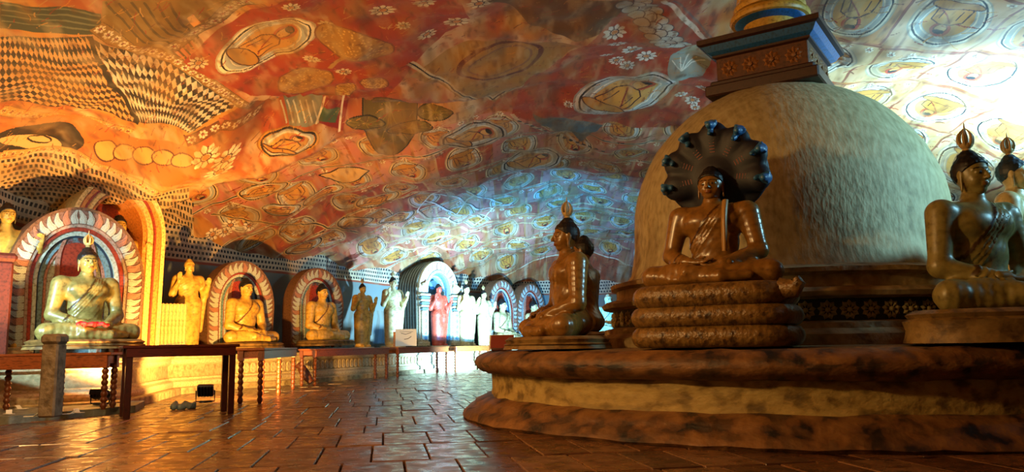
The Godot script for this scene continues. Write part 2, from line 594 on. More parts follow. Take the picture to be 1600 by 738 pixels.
func build_cave():
	for p in [[-10.0, 3.0], [-9.9, -6.0], [-9.0, -11.0], [-9.3, -15.0], [-9.7, -19.0], [-8.0, -23.0], [-6.2, -27.0], [-4.6, -30.5], [-2.6, -33.5], [0.0, -36.5], [4.0, -38.0], [8.0, -35.0], [10.6, -28.0], [11.6, -20.0], [12.6, -13.0], [12.8, -4.0], [10.0, 3.0]]:
		outline.append(Vector2(p[0], p[1]))
	# rock ceiling, painted; the painting is laid out on the rock in metres
	var art := paint_ceiling()
	var root := Node3D.new()
	root.name = "ceiling"
	add_child(root)
	root.set_meta("kind", "structure")
	root.set_meta("label", "undulating cave ceiling covered with red and ochre painted panels")
	for half in 2:
		var m := MB.new()
		var xa := X0 if half == 0 else (X0 + X1) * 0.5
		var xb := (X0 + X1) * 0.5 if half == 0 else X1
		var nx := 100
		var nz := 270
		var rows := []
		var us := []
		var norms := []
		for j in nz + 1:
			var z := lerpf(4.0, -40.5, float(j) / nz)
			if j > 40:
				z = lerpf(-4.0, -40.5, float(j - 40) / (nz - 40))
			else:
				z = lerpf(4.0, -4.0, float(j) / 40)
			var row := []
			var ur := []
			var nr := []
			for k in nx + 1:
				var x := lerpf(xa, xb, float(k) / nx)
				row.append(Vector3(x, ceiling_height(x, z), z))
				ur.append(Vector2((x - xa) / (xb - xa), clampf(canvas_v(minf(z, -A0)), 0.002, 0.998)))
				nr.append(Vector3.DOWN)
			rows.append(row); us.append(ur); norms.append(nr)
		for j in nz + 1:
			for k in nx + 1:
				var a: Vector3 = rows[mini(j + 1, nz)][k] - rows[maxi(j - 1, 0)][k]
				var b: Vector3 = rows[j][mini(k + 1, nx)] - rows[j][maxi(k - 1, 0)]
				var nn := a.cross(b).normalized()
				norms[j][k] = nn if nn.y < 0.0 else -nn
		m.grid(rows, norms, us)
		var im := art.get_region(Rect2i(0 if half == 0 else CW / 2, 0, CW / 2, CH))
		var pm := mat(Color.WHITE, 0.72)
		pm.albedo_texture = ImageTexture.create_from_image(im)
		pm.texture_repeat = false
		pm.heightmap_enabled = false
		part(root, "painted_rock", m.mesh(), pm)
	var cap := MB.new()
	cap.box(Vector3(1.5, 9.6, -18.2), Vector3(32, 0.6, 50), 0.0)
	part(root, "rock_mass", cap.mesh(), M.joint)
	# walls: one ring of rock, painted
	var wtex := paint_wall()
	var n := outline.size()
	var pts := PackedVector2Array()
	for k in n:
		var a := outline[k]
		var b := outline[(k + 1) % n]
		var c := int(ceil(a.distance_to(b) / 0.5))
		for j in c:
			pts.append(a.lerp(b, float(j) / c))
	pts.append(pts[0])
	var wmat := mat(Color.WHITE, 0.75)
	wmat.albedo_texture = wtex
	var bounds := {"wall_left": [0, 0.45], "wall_back": [0.45, 0.62], "wall_right": [0.62, 0.84], "wall_front": [0.84, 1.0]}
	for called in bounds:
		var wm := MB.new()
		var rows := []
		var norms := []
		var us := []
		for j in 13:
			rows.append([]); norms.append([]); us.append([])
		var ka := int(bounds[called][0] * (pts.size() - 1))
		var kb := int(bounds[called][1] * (pts.size() - 1))
		for k in range(ka, kb + 1):
			var p := pts[k]
			var q := pts[mini(k + 1, pts.size() - 1)] - pts[maxi(k - 1, 0)]
			if k == 0 or k == pts.size() - 1:
				q = pts[1] - pts[pts.size() - 2]
			var inw := Vector2(q.y, -q.x).normalized()
			if not Geometry2D.is_point_in_polygon(p + inw * 0.3, outline):
				inw = -inw
			for j in 13:
				var y := j * 0.4 - 0.1
				var o := 0.25 * fine.get_noise_3d(p.x * 0.5, y * 0.5, p.y * 0.5) + 0.05 * y
				rows[j].append(Vector3(p.x + inw.x * o, y, p.y + inw.y * o))
				norms[j].append(Vector3(inw.x, 0, inw.y))
				us[j].append(Vector2(k * 0.5 / 12.0, 1.0 - y / 4.8))
		wm.grid(rows, norms, us)
		structure(called, wm.mesh(), wmat, {"wall_left": "painted rock wall behind the row of statues", "wall_back": "dark painted rock wall at the far end of the cave", "wall_right": "painted rock wall behind the stupa", "wall_front": "rock wall behind the photographer"}[called])
	# rock behind the wall face
	var om := MB.new()
	for s in [[Vector3(-14.0, 4.5, -18), Vector3(1, 10, 48)], [Vector3(16.5, 4.5, -18), Vector3(1, 10, 48)], [Vector3(1.2, 4.5, -42), Vector3(31, 10, 1)], [Vector3(1.2, 4.5, 6), Vector3(31, 10, 1)]]:
		om.box(s[0], s[1])
	structure("wall_outer", om.mesh(), M.joint, "bare rock mass around the cave")

# ------------------------------------------------------------------ painting on the rock
var art: Image

func fill_px(pts: PackedVector2Array, col: Color):
	if pts.size() < 3:
		return
	var y0 := 1e9
	var y1 := -1e9
	for p in pts:
		y0 = minf(y0, p.y); y1 = maxf(y1, p.y)
	var w := art.get_width()
	var h := art.get_height()
	var n := pts.size()
	for y in range(maxi(0, int(floor(y0))), mini(h - 1, int(ceil(y1))) + 1):
		var yc := y + 0.5
		var xs := []
		for k in n:
			var a := pts[k]
			var b := pts[(k + 1) % n]
			if (a.y <= yc) != (b.y <= yc):
				xs.append(a.x + (yc - a.y) / (b.y - a.y) * (b.x - a.x))
		xs.sort()
		for k in range(0, xs.size() - 1, 2):
			var xa := int(round(xs[k]))
			var xb := int(round(xs[k + 1]))
			xa = clampi(xa, 0, w); xb = clampi(xb, 0, w)
			if xb > xa:
				art.fill_rect(Rect2i(xa, y, xb - xa, 1), col)

func poly(world: Array, col: Color):
	var q := PackedVector2Array()
	for p in world:
		q.append(canvas(p))
	fill_px(q, col)

func line(world: Array, width: float, col: Color):               # width in metres
	for k in world.size() - 1:
		var a: Vector2 = world[k]
		var b: Vector2 = world[k + 1]
		var d := (b - a)
		if d.length() < 1e-5:
			continue
		var s := Vector2(-d.y, d.x).normalized() * width * 0.5
		poly([a + s, b + s, b - s, a - s], col)

func oval(c: Vector2, ax: Vector2, ay: Vector2, col: Color, n := 28):
	var q := []
	for k in n:
		var a := TAU * k / n
		q.append(c + ax * cos(a) + ay * sin(a))
	poly(q, col)

func ring(c: Vector2, ax: Vector2, ay: Vector2, width: float, col: Color):
	var q := []
	for k in 31:
		var a := TAU * k / 30
		q.append(c + ax * cos(a) + ay * sin(a))
	line(q, width, col)

func rosette(c: Vector2, r: float, col: Color, core: Color, petals := 9):
	var q := []
	for k in petals * 6:
		var a := TAU * k / (petals * 6)
		q.append(c + Vector2(cos(a), sin(a)) * r * (0.86 + 0.14 * cos(a * petals)))
	poly(q, col)
	for k in petals:
		var a := TAU * (k + 0.5) / petals
		var d := Vector2(cos(a), sin(a)) * r
		line([c + d * 0.36, c + d * 0.84], r * 0.07, Color(0.30, 0.17, 0.12))
	ring(c, Vector2(r * 0.34, 0), Vector2(0, r * 0.34), r * 0.09, Color(0.24, 0.13, 0.1))
	oval(c, Vector2(r * 0.26, 0), Vector2(0, r * 0.26), core, 12)

const INK := Color(0.10, 0.08, 0.07)
const CREAM := Color(0.80, 0.73, 0.60)
const RED := Color(0.54, 0.19, 0.09)
const OCHRE := Color(0.68, 0.44, 0.14)
const SLATE := Color(0.44, 0.47, 0.47)

func W(u: float, v: float) -> Vector2:
	return on_ceiling(u, v)

func seated_panel(c: Vector2, up: Vector2, side: Vector2, halo: Color):   # a seated figure in an oval halo
	oval(c, side * 1.0, up * 1.0, halo.darkened(0.25), 40)
	oval(c, side * 0.95, up * 0.96, halo, 40)
	ring(c, side * 0.86, up * 0.88, side.length() * 0.05, INK)
	oval(c, side * 0.80, up * 0.82, SLATE.lerp(CREAM, 0.4), 36)
	ring(c, side * 0.66, up * 0.70, side.length() * 0.04, CREAM)
	oval(c, side * 0.60, up * 0.66, OCHRE.lerp(CREAM, 0.2), 36)
	var body := OCHRE.lerp(Color(0.75, 0.52, 0.2), 0.5)
	oval(c + up * 0.42, side * 0.26, up * 0.24, Color(0.62, 0.22, 0.1), 24)
	var sh := []
	for q in [[-0.16, 0.24], [-0.40, 0.10], [-0.46, -0.36], [-0.30, -0.40], [0.30, -0.40], [0.46, -0.36], [0.40, 0.10], [0.16, 0.24]]:
		sh.append(c + side * q[0] + up * q[1])
	poly(sh, body)
	sh.append(sh[0])
	line(sh, side.length() * 0.035, INK.lerp(RED, 0.3))
	oval(c - up * 0.50, side * 0.66, up * 0.15, body.darkened(0.1), 24)
	ring(c - up * 0.50, side * 0.66, up * 0.15, side.length() * 0.035, INK.lerp(RED, 0.3))
	oval(c + up * 0.40, side * 0.16, up * 0.16, body.lightened(0.12), 20)
	ring(c + up * 0.40, side * 0.16, up * 0.16, side.length() * 0.025, INK.lerp(RED, 0.3))
	oval(c + up * 0.52, side * 0.15, up * 0.08, INK, 16)
	line([c + side * 0.14 + up * 0.2, c - side * 0.1 - up * 0.1, c - side * 0.34 - up * 0.34], side.length() * 0.04, RED)
	line([c - side * 0.22 + up * 0.05, c - side * 0.26 - up * 0.3], side.length() * 0.03, INK.lerp(RED, 0.3))
	line([c + side * 0.22 + up * 0.05, c + side * 0.26 - up * 0.3], side.length() * 0.03, INK.lerp(RED, 0.3))

func panel_at(u: float, v: float, du: float, dv: float, eu: float, ev: float, halo := CREAM):   # centre, top and side given in the photograph
	var c := W(u, v)
	seated_panel(c, W(u + du, v + dv) - c, W(u + eu, v + ev) - c, halo)

func quad_of(a: Array) -> Array:
	var r := []
	for p in a:
		r.append(W(p[0], p[1]))
	return r

func blend(q: Array, s: float, t: float) -> Vector2:
	return (q[0].lerp(q[1], s)).lerp(q[3].lerp(q[2], s), t)

func triangles(q: Array, ns: int, nt: int, light: Color, dark: Color):
	poly(q, light)
	for i in ns:
		for j in nt:
			var s0 := float(i) / ns
			var s1 := float(i + 1) / ns
			var t0 := float(j) / nt
			var t1 := float(j + 1) / nt
			var c := blend(q, (s0 + s1) * 0.5, (t0 + t1) * 0.5)
			var lt := light.lerp(OCHRE, rng.randf() * 0.35)
			poly([blend(q, s0, t0), blend(q, s1, t0), c], dark.lerp(light, rng.randf() * 0.2))
			poly([blend(q, s0, t1), blend(q, s1, t1), c], dark.lerp(RED, rng.randf() * 0.3))
			poly([blend(q, s0, t0), blend(q, s0, t1), c], lt)

func checks(q: Array, ns: int, nt: int, light: Color, dark: Color):
	poly(q, light)
	for i in ns:
		for j in nt:
			var o := 0.5 if j % 2 else 0.0
			var s0 := (i + 0.22 + o * 0.8) / ns
			var s1 := (i + 0.78 + o * 0.8) / ns
			var t0 := (j + 0.2) / nt
			var t1 := (j + 0.8) / nt
			if s1 <= 1.0:
				poly([blend(q, s0, t0), blend(q, s1, t0), blend(q, s1, t1), blend(q, s0, t1)], dark.lerp(light, rng.randf() * 0.25))

func border(pix: Array, width: float, ground: Color, petal: Color):
	var pts := quad_of(pix)
	line(pts, width * 1.25, INK.lerp(ground, 0.5))
	line(pts, width * 1.12, ground)
	for k in pts.size() - 1:
		var a: Vector2 = pts[k]
		var b: Vector2 = pts[k + 1]
		var c := maxi(1, int(a.distance_to(b) / (width * 0.98)))
		for j in c:
			rosette(a.lerp(b, (j + 0.5) / c), width * 0.46, petal, Color(0.5, 0.2, 0.12), 7)

func flower(u: float, v: float, r: float, col := CREAM):
	rosette(W(u, v), r, col, Color(0.66, 0.4, 0.2))

func strokes(box: Rect2, count: int, cols: Array, length: float, width: float, lean := 0.4):
	for k in count:
		var p := box.position + Vector2(rng.randf() * box.size.x, rng.randf() * box.size.y)
		var a := lean + rng.randfn(0.0, 0.45)
		var d := Vector2(cos(a), sin(a)) * length * rng.randf_range(0.4, 1.3)
		var bend := Vector2(-d.y, d.x) * rng.randf_range(-0.25, 0.25)
		var col: Color = cols[rng.randi() % cols.size()]
		var w := width * rng.randf_range(0.5, 1.4)
		line([p - d * 0.5, p + bend * 0.5, p + d * 0.5], w, col)

func blotch(size: Vector2i, sd: int, freq: float, low: float, high: float, col: Color, most: float) -> Image:   # patches of worn or sooted paint
	var f := FastNoiseLite.new()
	f.seed = sd
	f.frequency = freq
	f.fractal_octaves = 5
	var g := f.get_image(size.x, size.y, false, false, false)
	var src := g.get_data()
	var out := PackedByteArray()
	out.resize(size.x * size.y * 4)
	var r := int(col.r * 255)
	var gg := int(col.g * 255)
	var b := int(col.b * 255)
	for k in size.x * size.y:
		var t := (src[k] / 255.0 - low) / (high - low)
		out[k * 4] = r; out[k * 4 + 1] = gg; out[k * 4 + 2] = b
		out[k * 4 + 3] = int(clampf(t, 0.0, 1.0) * most * 255.0)
	return Image.create_from_data(size.x, size.y, false, Image.FORMAT_RGBA8, out)

func overlay(im: Image):
	im.resize(art.get_width(), art.get_height(), Image.INTERPOLATE_BILINEAR)
	art.blend_rect(im, Rect2i(0, 0, im.get_width(), im.get_height()), Vector2i.ZERO)

func paint_ceiling() -> Image:
	art = Image.create(CW, CH, false, Image.FORMAT_RGBA8)
	art.fill(Color(0.58, 0.30, 0.13))
	overlay(blotch(Vector2i(512, 256), 1, 0.012, 0.45, 0.6, Color(0.56, 0.23, 0.10), 0.9))
	overlay(blotch(Vector2i(512, 256), 2, 0.016, 0.5, 0.65, Color(0.70, 0.48, 0.20), 0.8))
	overlay(blotch(Vector2i(512, 256), 3, 0.014, 0.55, 0.7, Color(0.72, 0.63, 0.48), 0.7))
	overlay(blotch(Vector2i(1024, 512), 4, 0.03, 0.52, 0.66, Color(0.78, 0.70, 0.56), 0.6))
	overlay(blotch(Vector2i(1024, 512), 5, 0.035, 0.55, 0.68, Color(0.56, 0.25, 0.13), 0.6))
	# rows of small seated figures on the far ceiling
	for r in 9:
		var z := -19.0 - r * 1.9
		for k in 11:
			var x := -8.0 + k * 1.55 + (0.5 if r % 2 else 0.0)
			if inside(x, z) < 1.0:
				continue
			var g := RED.lerp(Color(0.66, 0.40, 0.34), rng.randf())
			poly([Vector2(x - 0.74, z - 0.85), Vector2(x + 0.74, z - 0.85), Vector2(x + 0.74, z + 0.85), Vector2(x - 0.74, z + 0.85)], g.lerp(CREAM, rng.randf_range(0.0, 0.35)))
			seated_panel(Vector2(x, z), Vector2(0.1, -0.78), Vector2(0.52, 0.06), CREAM.lerp(OCHRE, rng.randf() * 0.5))
			for q in 3:
				rosette(Vector2(x - 0.6 + q * 0.6, z + 0.76), 0.10, CREAM, OCHRE, 6)
		line([Vector2(-9, z - 0.93), Vector2(8, z - 0.93)], 0.10, CREAM)
		line([Vector2(-9, z - 0.93), Vector2(8, z - 0.93)], 0.03, INK)
	# rows of figures in panels right of the stupa
	for r in 8:
		for k in 6:
			var c := Vector2(5.4 + k * 1.45 + r * 0.10, -8.2 - r * 1.75)
			poly([c + Vector2(-0.70, -0.82), c + Vector2(0.70, -0.82), c + Vector2(0.70, 0.82), c + Vector2(-0.70, 0.82)], CREAM.lerp(OCHRE, rng.randf_range(0.2, 0.6)).lerp(RED, rng.randf() * 0.25))
			seated_panel(c, Vector2(0.06, -0.74), Vector2(0.58, 0.04), CREAM)
			for q in 4:
				rosette(c + Vector2(-0.54 + q * 0.36, 0.72), 0.08, CREAM, Color(0.62, 0.4, 0.3), 6)
			line([c + Vector2(0.73, -0.85), c + Vector2(0.73, 0.85)], 0.04, Color(0.50, 0.28, 0.18))
			line([c + Vector2(-0.7, 0.86), c + Vector2(0.7, 0.86)], 0.04, Color(0.50, 0.28, 0.18))
	strokes(Rect2(4.5, -24, 9, 18), 1500, [OCHRE, Color(0.50, 0.13, 0.06), Color(0.62, 0.46, 0.26), Color(0.36, 0.18, 0.09)], 0.24, 0.018, 0.4)
	strokes(Rect2(-8, -37, 14, 19), 2000, [OCHRE, Color(0.50, 0.13, 0.06), Color(0.62, 0.46, 0.26), Color(0.36, 0.18, 0.09)], 0.3, 0.022, 0.4)
	# near left rock: planks of painted grey, stripes, triangles, checks
	poly(quad_of([[0, 2], [158, 22], [158, 52], [0, 44]]), Color(0.20, 0.21, 0.17))
	for k in 4:
		line(quad_of([[2, 6 + k * 9], [156, 26 + k * 7]]), 0.03, Color(0.36, 0.36, 0.28))
	poly(quad_of([[160, 2], [390, 2], [268, 78], [285, 108], [158, 50]]), Color(0.44, 0.32, 0.13))
	for k in 6:
		line(quad_of([[165 + k * 20, 4], [290 + k * 4, 104 - k * 9]]), 0.035, Color(0.30, 0.22, 0.12))
	poly(quad_of([[292, 28], [302, 22], [314, 36], [303, 42]]), Color(0.78, 0.52, 0.26))
	triangles(quad_of([[0, 58], [140, 56], [216, 196], [0, 160]]), 20, 10, Color(0.70, 0.52, 0.32), Color(0.09, 0.07, 0.06))
	triangles(quad_of([[142, 59], [377, 163], [296, 211], [216, 192]]), 22, 6, Color(0.72, 0.68, 0.60), Color(0.06, 0.06, 0.07))
	line(quad_of([[141, 57], [165, 115], [216, 194]]), 0.06, INK)
	line(quad_of([[216, 194], [296, 212], [378, 164]]), 0.09, Color(0.66, 0.45, 0.2))
	border([[150, 42], [232, 79], [318, 122], [398, 160]], 0.17, Color(0.50, 0.36, 0.18), CREAM)
	border([[290, 221], [345, 196], [410, 166]], 0.20, Color(0.42, 0.22, 0.1), CREAM)
	border([[264, 78], [330, 38], [392, 3]], 0.22, Color(0.42, 0.32, 0.2), Color(0.62, 0.55, 0.44))
	border([[0, 172], [110, 184], [205, 208]], 0.14, Color(0.66, 0.47, 0.2), Color(0.76, 0.6, 0.36))
	poly(quad_of([[0, 186], [205, 214], [312, 236], [314, 280], [150, 262], [0, 238]]), Color(0.66, 0.36, 0.13))
	oval(W(62, 216), W(132, 222) - W(62, 216), W(60, 194) - W(62, 216), Color(0.13, 0.08, 0.05))
	oval(W(50, 220), W(98, 226) - W(50, 220), W(49, 209) - W(50, 220), Color(0.78, 0.58, 0.36))
	ring(W(62, 217), W(80, 219) - W(62, 217), W(62, 211) - W(62, 217), 0.025, INK)
	ring(W(50, 220), W(98, 226) - W(50, 220), W(49, 209) - W(50, 220), 0.03, INK)
	for k in 5:
		var c := W(165 + k * 30, 232 + k * 5)
		oval(c, W(182 + k * 30, 229 + k * 5) - c, W(160 + k * 30, 220 + k * 5) - c, Color(0.76, 0.54, 0.26))
		ring(c, W(182 + k * 30, 229 + k * 5) - c, W(160 + k * 30, 220 + k * 5) - c, 0.025, INK.lerp(RED, 0.4))
	border([[0, 243], [150, 262], [300, 288]], 0.14, Color(0.70, 0.5, 0.24), Color(0.78, 0.62, 0.4))
	checks(quad_of([[0, 250], [296, 292], [304, 400], [0, 345]]), 44, 16, Color(0.76, 0.62, 0.44), Color(0.07, 0.06, 0.06))
	# red panel with the large oval
	poly(quad_of([[286, 97], [400, 14], [440, 2], [720, 2], [735, 30], [640, 110], [560, 155], [430, 150], [392, 150]]), RED)
	panel_at(415, 66, 74, -32, -36, -22)
	for f in [[310, 98, 0.17], [455, 13, 0.15], [511, 38, 0.16], [487, 92, 0.17], [536, 112, 0.17], [598, 16, 0.22], [667, 53, 0.18], [714, 34, 0.24], [749, 6, 0.22], [662, 4, 0.2], [630, 40, 0.13]]:
		flower(f[0], f[1], f[2], Color(0.74, 0.66, 0.52))
	for f in [[556, 78, 60, 28], [478, 124, 43, 18], [540, 138, 16, 8], [585, 132, 22, 10]]:
		var c := W(f[0], f[1])
		oval(c, W(f[0] + f[2], f[1]) - c, W(f[0], f[1] - f[3]) - c, Color(0.56, 0.38, 0.16))
		ring(c, W(f[0] + f[2], f[1]) - c, W(f[0], f[1] - f[3]) - c, 0.03, Color(0.40, 0.2, 0.1))
		for k in 120:
			var a := rng.randf() * TAU
			var r := sqrt(rng.randf()) * 0.92
			var p := c + (W(f[0] + f[2], f[1]) - c) * cos(a) * r + (W(f[0], f[1] - f[3]) - c) * sin(a) * r
			oval(p, Vector2(0.02, 0), Vector2(0, 0.02), Color(0.72, 0.55, 0.28), 6)
	line(quad_of([[515, 108], [540, 88]]), 0.09, Color(0.6, 0.44, 0.2))
	# square panel with a ring, soot, blossoms
	poly(quad_of([[640, 120], [740, 62], [905, 72], [860, 112], [772, 160], [700, 140]]), Color(0.54, 0.38, 0.17))
	line(quad_of([[640, 98], [770, 156], [870, 100]]), 0.14, Color(0.64, 0.56, 0.42))
	line(quad_of([[640, 98], [770, 156], [870, 100]]), 0.03, INK)
	ring(W(780, 94), W(845, 82) - W(780, 94), W(786, 66) - W(780, 94), 0.10, Color(0.34, 0.16, 0.10))
	ring(W(780, 94), W(830, 85) - W(780, 94), W(785, 74) - W(780, 94), 0.05, Color(0.45, 0.3, 0.2))
	poly(quad_of([[760, 2], [985, 2], [965, 36], [900, 66], [830, 40]]), Color(0.37, 0.24, 0.10))
	poly(quad_of([[880, 90], [950, 36], [985, 2], [1062, 2], [1130, 82], [1140, 165], [1040, 200], [960, 190], [880, 196], [800, 178], [820, 130]]), Color(0.56, 0.22, 0.11))
	for f in [[960, 50, 0.22], [965, 68, 0.20], [988, 77, 0.22], [1010, 88, 0.22], [948, 86, 0.15], [963, 94, 0.17], [980, 103, 0.17], [1064, 148, 0.17], [1082, 156, 0.18], [1100, 138, 0.2], [1120, 146, 0.18], [1086, 168, 0.13], [888, 164, 0.12], [890, 245, 0.2], [912, 256, 0.17], [858, 295, 0.18], [880, 302, 0.2], [905, 306, 0.2]]:
		flower(f[0], f[1], f[2], Color(0.74, 0.70, 0.62))
	var sa := W(990, 4)
	var sb := W(1062, 74)
	for row in 3:
		for k in 9:
			var c := sa.lerp(sb, (k + 0.5 * (row % 2)) / 9.0) + (sb - sa).orthogonal().normalized() * (row - 1) * 0.16
			oval(c, Vector2(0.16, 0), Vector2(0, 0.16), Color(0.30, 0.22, 0.2), 14)
			oval(c, Vector2(0.14, 0), Vector2(0, 0.14), Color(0.66, 0.62, 0.54), 14)
	panel_at(975, 150, 72, -30, -50, -22, Color(0.72, 0.68, 0.62))
	oval(W(1076, 94), W(1112, 84) - W(1076, 94), W(1072, 74) - W(1076, 94), Color(0.50, 0.52, 0.46))
	for k in 5:
		line([W(1064, 112), W(1050 + k * 13, 84 + absf(k - 2.0) * 5)], 0.025, Color(0.74, 0.74, 0.66))
	line(quad_of([[1036, 2], [1090, 50], [1140, 92]]), 0.10, Color(0.78, 0.66, 0.55))
	line(quad_of([[1052, 2], [1100, 46], [1150, 88]]), 0.04, Color(0.42, 0.26, 0.2))
	panel_at(740, 214, 46, -16, -30, -12, Color(0.66, 0.6, 0.52))
	panel_at(830, 253, 42, -16, -28, -12, Color(0.70, 0.66, 0.6))
	poly(quad_of([[832, 178], [942, 196], [908, 222], [846, 196]]), Color(0.30, 0.33, 0.33))
	line(quad_of([[800, 178], [850, 205], [905, 226], [960, 240]]), 0.12, Color(0.66, 0.58, 0.46))
	for k in 14:
		var c := W(812 + k * 10, 190 + k * 3.6)
		oval(c, Vector2(0.06, 0), Vector2(0, 0.06), INK, 8)
	# the painted strip below the ledge
	poly(quad_of([[432, 152], [505, 150], [502, 192], [452, 196]]), Color(0.40, 0.40, 0.35))
	for k in 6:
		line(quad_of([[438 + k * 10, 156], [448 + k * 10, 192]]), 0.03, Color(0.66, 0.64, 0.56))
	poly(quad_of([[505, 148], [545, 156], [536, 205], [498, 192]]), Color(0.46, 0.09, 0.05))
	poly(quad_of([[504, 166], [532, 168], [524, 192], [498, 188]]), Color(0.24, 0.30, 0.17))
	line(quad_of([[508, 150], [494, 194]]), 0.05, CREAM)
	line(quad_of([[545, 152], [530, 206]]), 0.05, CREAM)
	for f in [[610, 172, 42, 18], [572, 194, 30, 14], [680, 176, 28, 12], [640, 200, 36, 10]]:
		var c := W(f[0], f[1])
		oval(c, W(f[0] + f[2], f[1]) - c, W(f[0], f[1] - f[3]) - c, Color(0.34, 0.27, 0.11))
		for k in 9:
			line([c, c + (W(f[0] + f[2], f[1]) - c) * cos(k * 0.7) * 0.9 + (W(f[0], f[1] - f[3]) - c) * sin(k * 0.7) * 0.9], 0.02, Color(0.44, 0.36, 0.14))
		ring(c, W(f[0] + f[2], f[1]) - c, W(f[0], f[1] - f[3]) - c, 0.03, Color(0.10, 0.08, 0.04))
	# orange rock beyond the edge
	panel_at(452, 226, 30, -22, 38, 6, OCHRE)
	var lf := quad_of([[498, 274], [530, 262], [562, 262], [577, 267], [562, 280], [535, 286]])
	poly(lf, Color(0.72, 0.56, 0.34))
	lf.append(lf[0])
	line(lf, 0.05, INK)
	for f in [[412, 296, 40, -6, 16, -9], [505, 300, 34, -5, 12, -9], [590, 312, 36, -6, 12, -8], [400, 372, 32, -5, 12, -9], [475, 384, 30, -5, 10, -7], [440, 330, 32, -5, 12, -8], [556, 350, 30, -5, 10, -8], [620, 340, 30, -5, 10, -8]]:
		panel_at(f[0], f[1], f[4], f[5] * 1.3, f[2], f[3], CREAM.lerp(OCHRE, 0.6))
	for f in [[322, 246, 0.28], [354, 249, 0.30], [342, 271, 0.30], [332, 366, 0.22], [360, 352, 0.24], [390, 353, 0.22], [352, 362, 0.2], [465, 362, 0.2], [530, 373, 0.2], [600, 358, 0.18], [645, 392, 0.16]]:
		flower(f[0], f[1], f[2], Color(0.82, 0.74, 0.6))
	line(quad_of([[330, 335], [385, 344], [470, 350], [560, 364]]), 0.10, Color(0.72, 0.58, 0.36))
	line(quad_of([[330, 335], [385, 344], [470, 350], [560, 364]]), 0.03, INK)
	# painted pavilion on the far ceiling
	var pv := quad_of([[652, 330], [690, 296], [785, 318], [742, 352]])
	for k in 4:
		line([blend(pv, k / 3.0, 0.0), blend(pv, k / 3.0, 1.0)], 0.06, Color(0.76, 0.70, 0.60))
		line([blend(pv, k / 3.0 + 0.03, 0.0), blend(pv, k / 3.0 + 0.03, 1.0)], 0.03, INK)
	for k in 3:
		line([blend(pv, 0.0, k / 2.0), blend(pv, 1.0, k / 2.0)], 0.05, CREAM)
	poly(quad_of([[700, 298], [720, 292], [730, 302], [712, 306]]), RED)
	# long bands at the far end
	for k in 4:
		line(quad_of([[600, 352 + k * 13], [760, 348 + k * 15], [985, 330 + k * 20]]), 0.10, CREAM.lerp(OCHRE, 0.4))
	strokes(Rect2(-9, -19, 15, 12), 3600, [OCHRE, Color(0.50, 0.13, 0.06), Color(0.62, 0.46, 0.26), Color(0.36, 0.18, 0.09)], 0.16, 0.012, 0.5)
	# wear: flaked paint, damp and soot
	overlay(blotch(Vector2i(1024, 512), 9, 0.03, 0.52, 0.66, Color(0.55, 0.38, 0.17), 0.5))
	overlay(blotch(Vector2i(1024, 512), 10, 0.045, 0.56, 0.68, Color(0.58, 0.50, 0.38), 0.35))
	overlay(blotch(Vector2i(1024, 512), 6, 0.05, 0.60, 0.72, Color(0.66, 0.56, 0.42), 0.45))
	overlay(blotch(Vector2i(1024, 512), 7, 0.022, 0.62, 0.80, Color(0.26, 0.17, 0.09), 0.4))
	overlay(blotch(Vector2i(1024, 512), 8, 0.12, 0.62, 0.75, Color(0.30, 0.17, 0.09), 0.45))
	art.convert(Image.FORMAT_RGB8)
	return art

func paint_wall() -> ImageTexture:
	art = Image.create(2048, 820, false, Image.FORMAT_RGBA8)
	art.fill(Color(0.36, 0.39, 0.38))
	for k in 30:
		var x := k * 69
		art.fill_rect(Rect2i(x, 430, 34, 390), Color(0.33, 0.33, 0.30))
	art.fill_rect(Rect2i(0, 0, 2048, 252), Color(0.66, 0.58, 0.46))
	for j in 10:                                                 # rows of dark lozenges on cream above the statues
		for i in 86:
			var x := i * 24 + (12 if j % 2 else 0)
			art.fill_rect(Rect2i(x, j * 25 + 5, 14, 13), Color(0.06, 0.06, 0.07))
	art.fill_rect(Rect2i(0, 252, 2048, 12), Color(0.48, 0.2, 0.1))
	overlay(blotch(Vector2i(512, 205), 14, 0.03, 0.5, 0.7, Color(0.42, 0.39, 0.33), 0.5))
	art.convert(Image.FORMAT_RGB8)
	return ImageTexture.create_from_image(art)

# ------------------------------------------------------------------ sculpted bodies: a smooth union of tapered limbs, meshed as surface nets
# a limb is [a, b, ra, rb]; an ellipsoid is [centre, radii]
var relief := 0

func limb_distance(q: Array, p: Vector3) -> float:
	if q.size() == 2:
		var r: Vector3 = q[1]
		var o: Vector3 = p - q[0]
		var k0 := (o / r).length()
		var k1 := (o / (r * r)).length()
		return k0 * (k0 - 1.0) / maxf(k1, 1e-6)
	var a: Vector3 = q[0]
	var ba: Vector3 = q[1] - a
	var pa := p - a
	var h := clampf(pa.dot(ba) / ba.length_squared(), 0.0, 1.0)
	return (pa - ba * h).length() - lerpf(q[2], q[3], h)

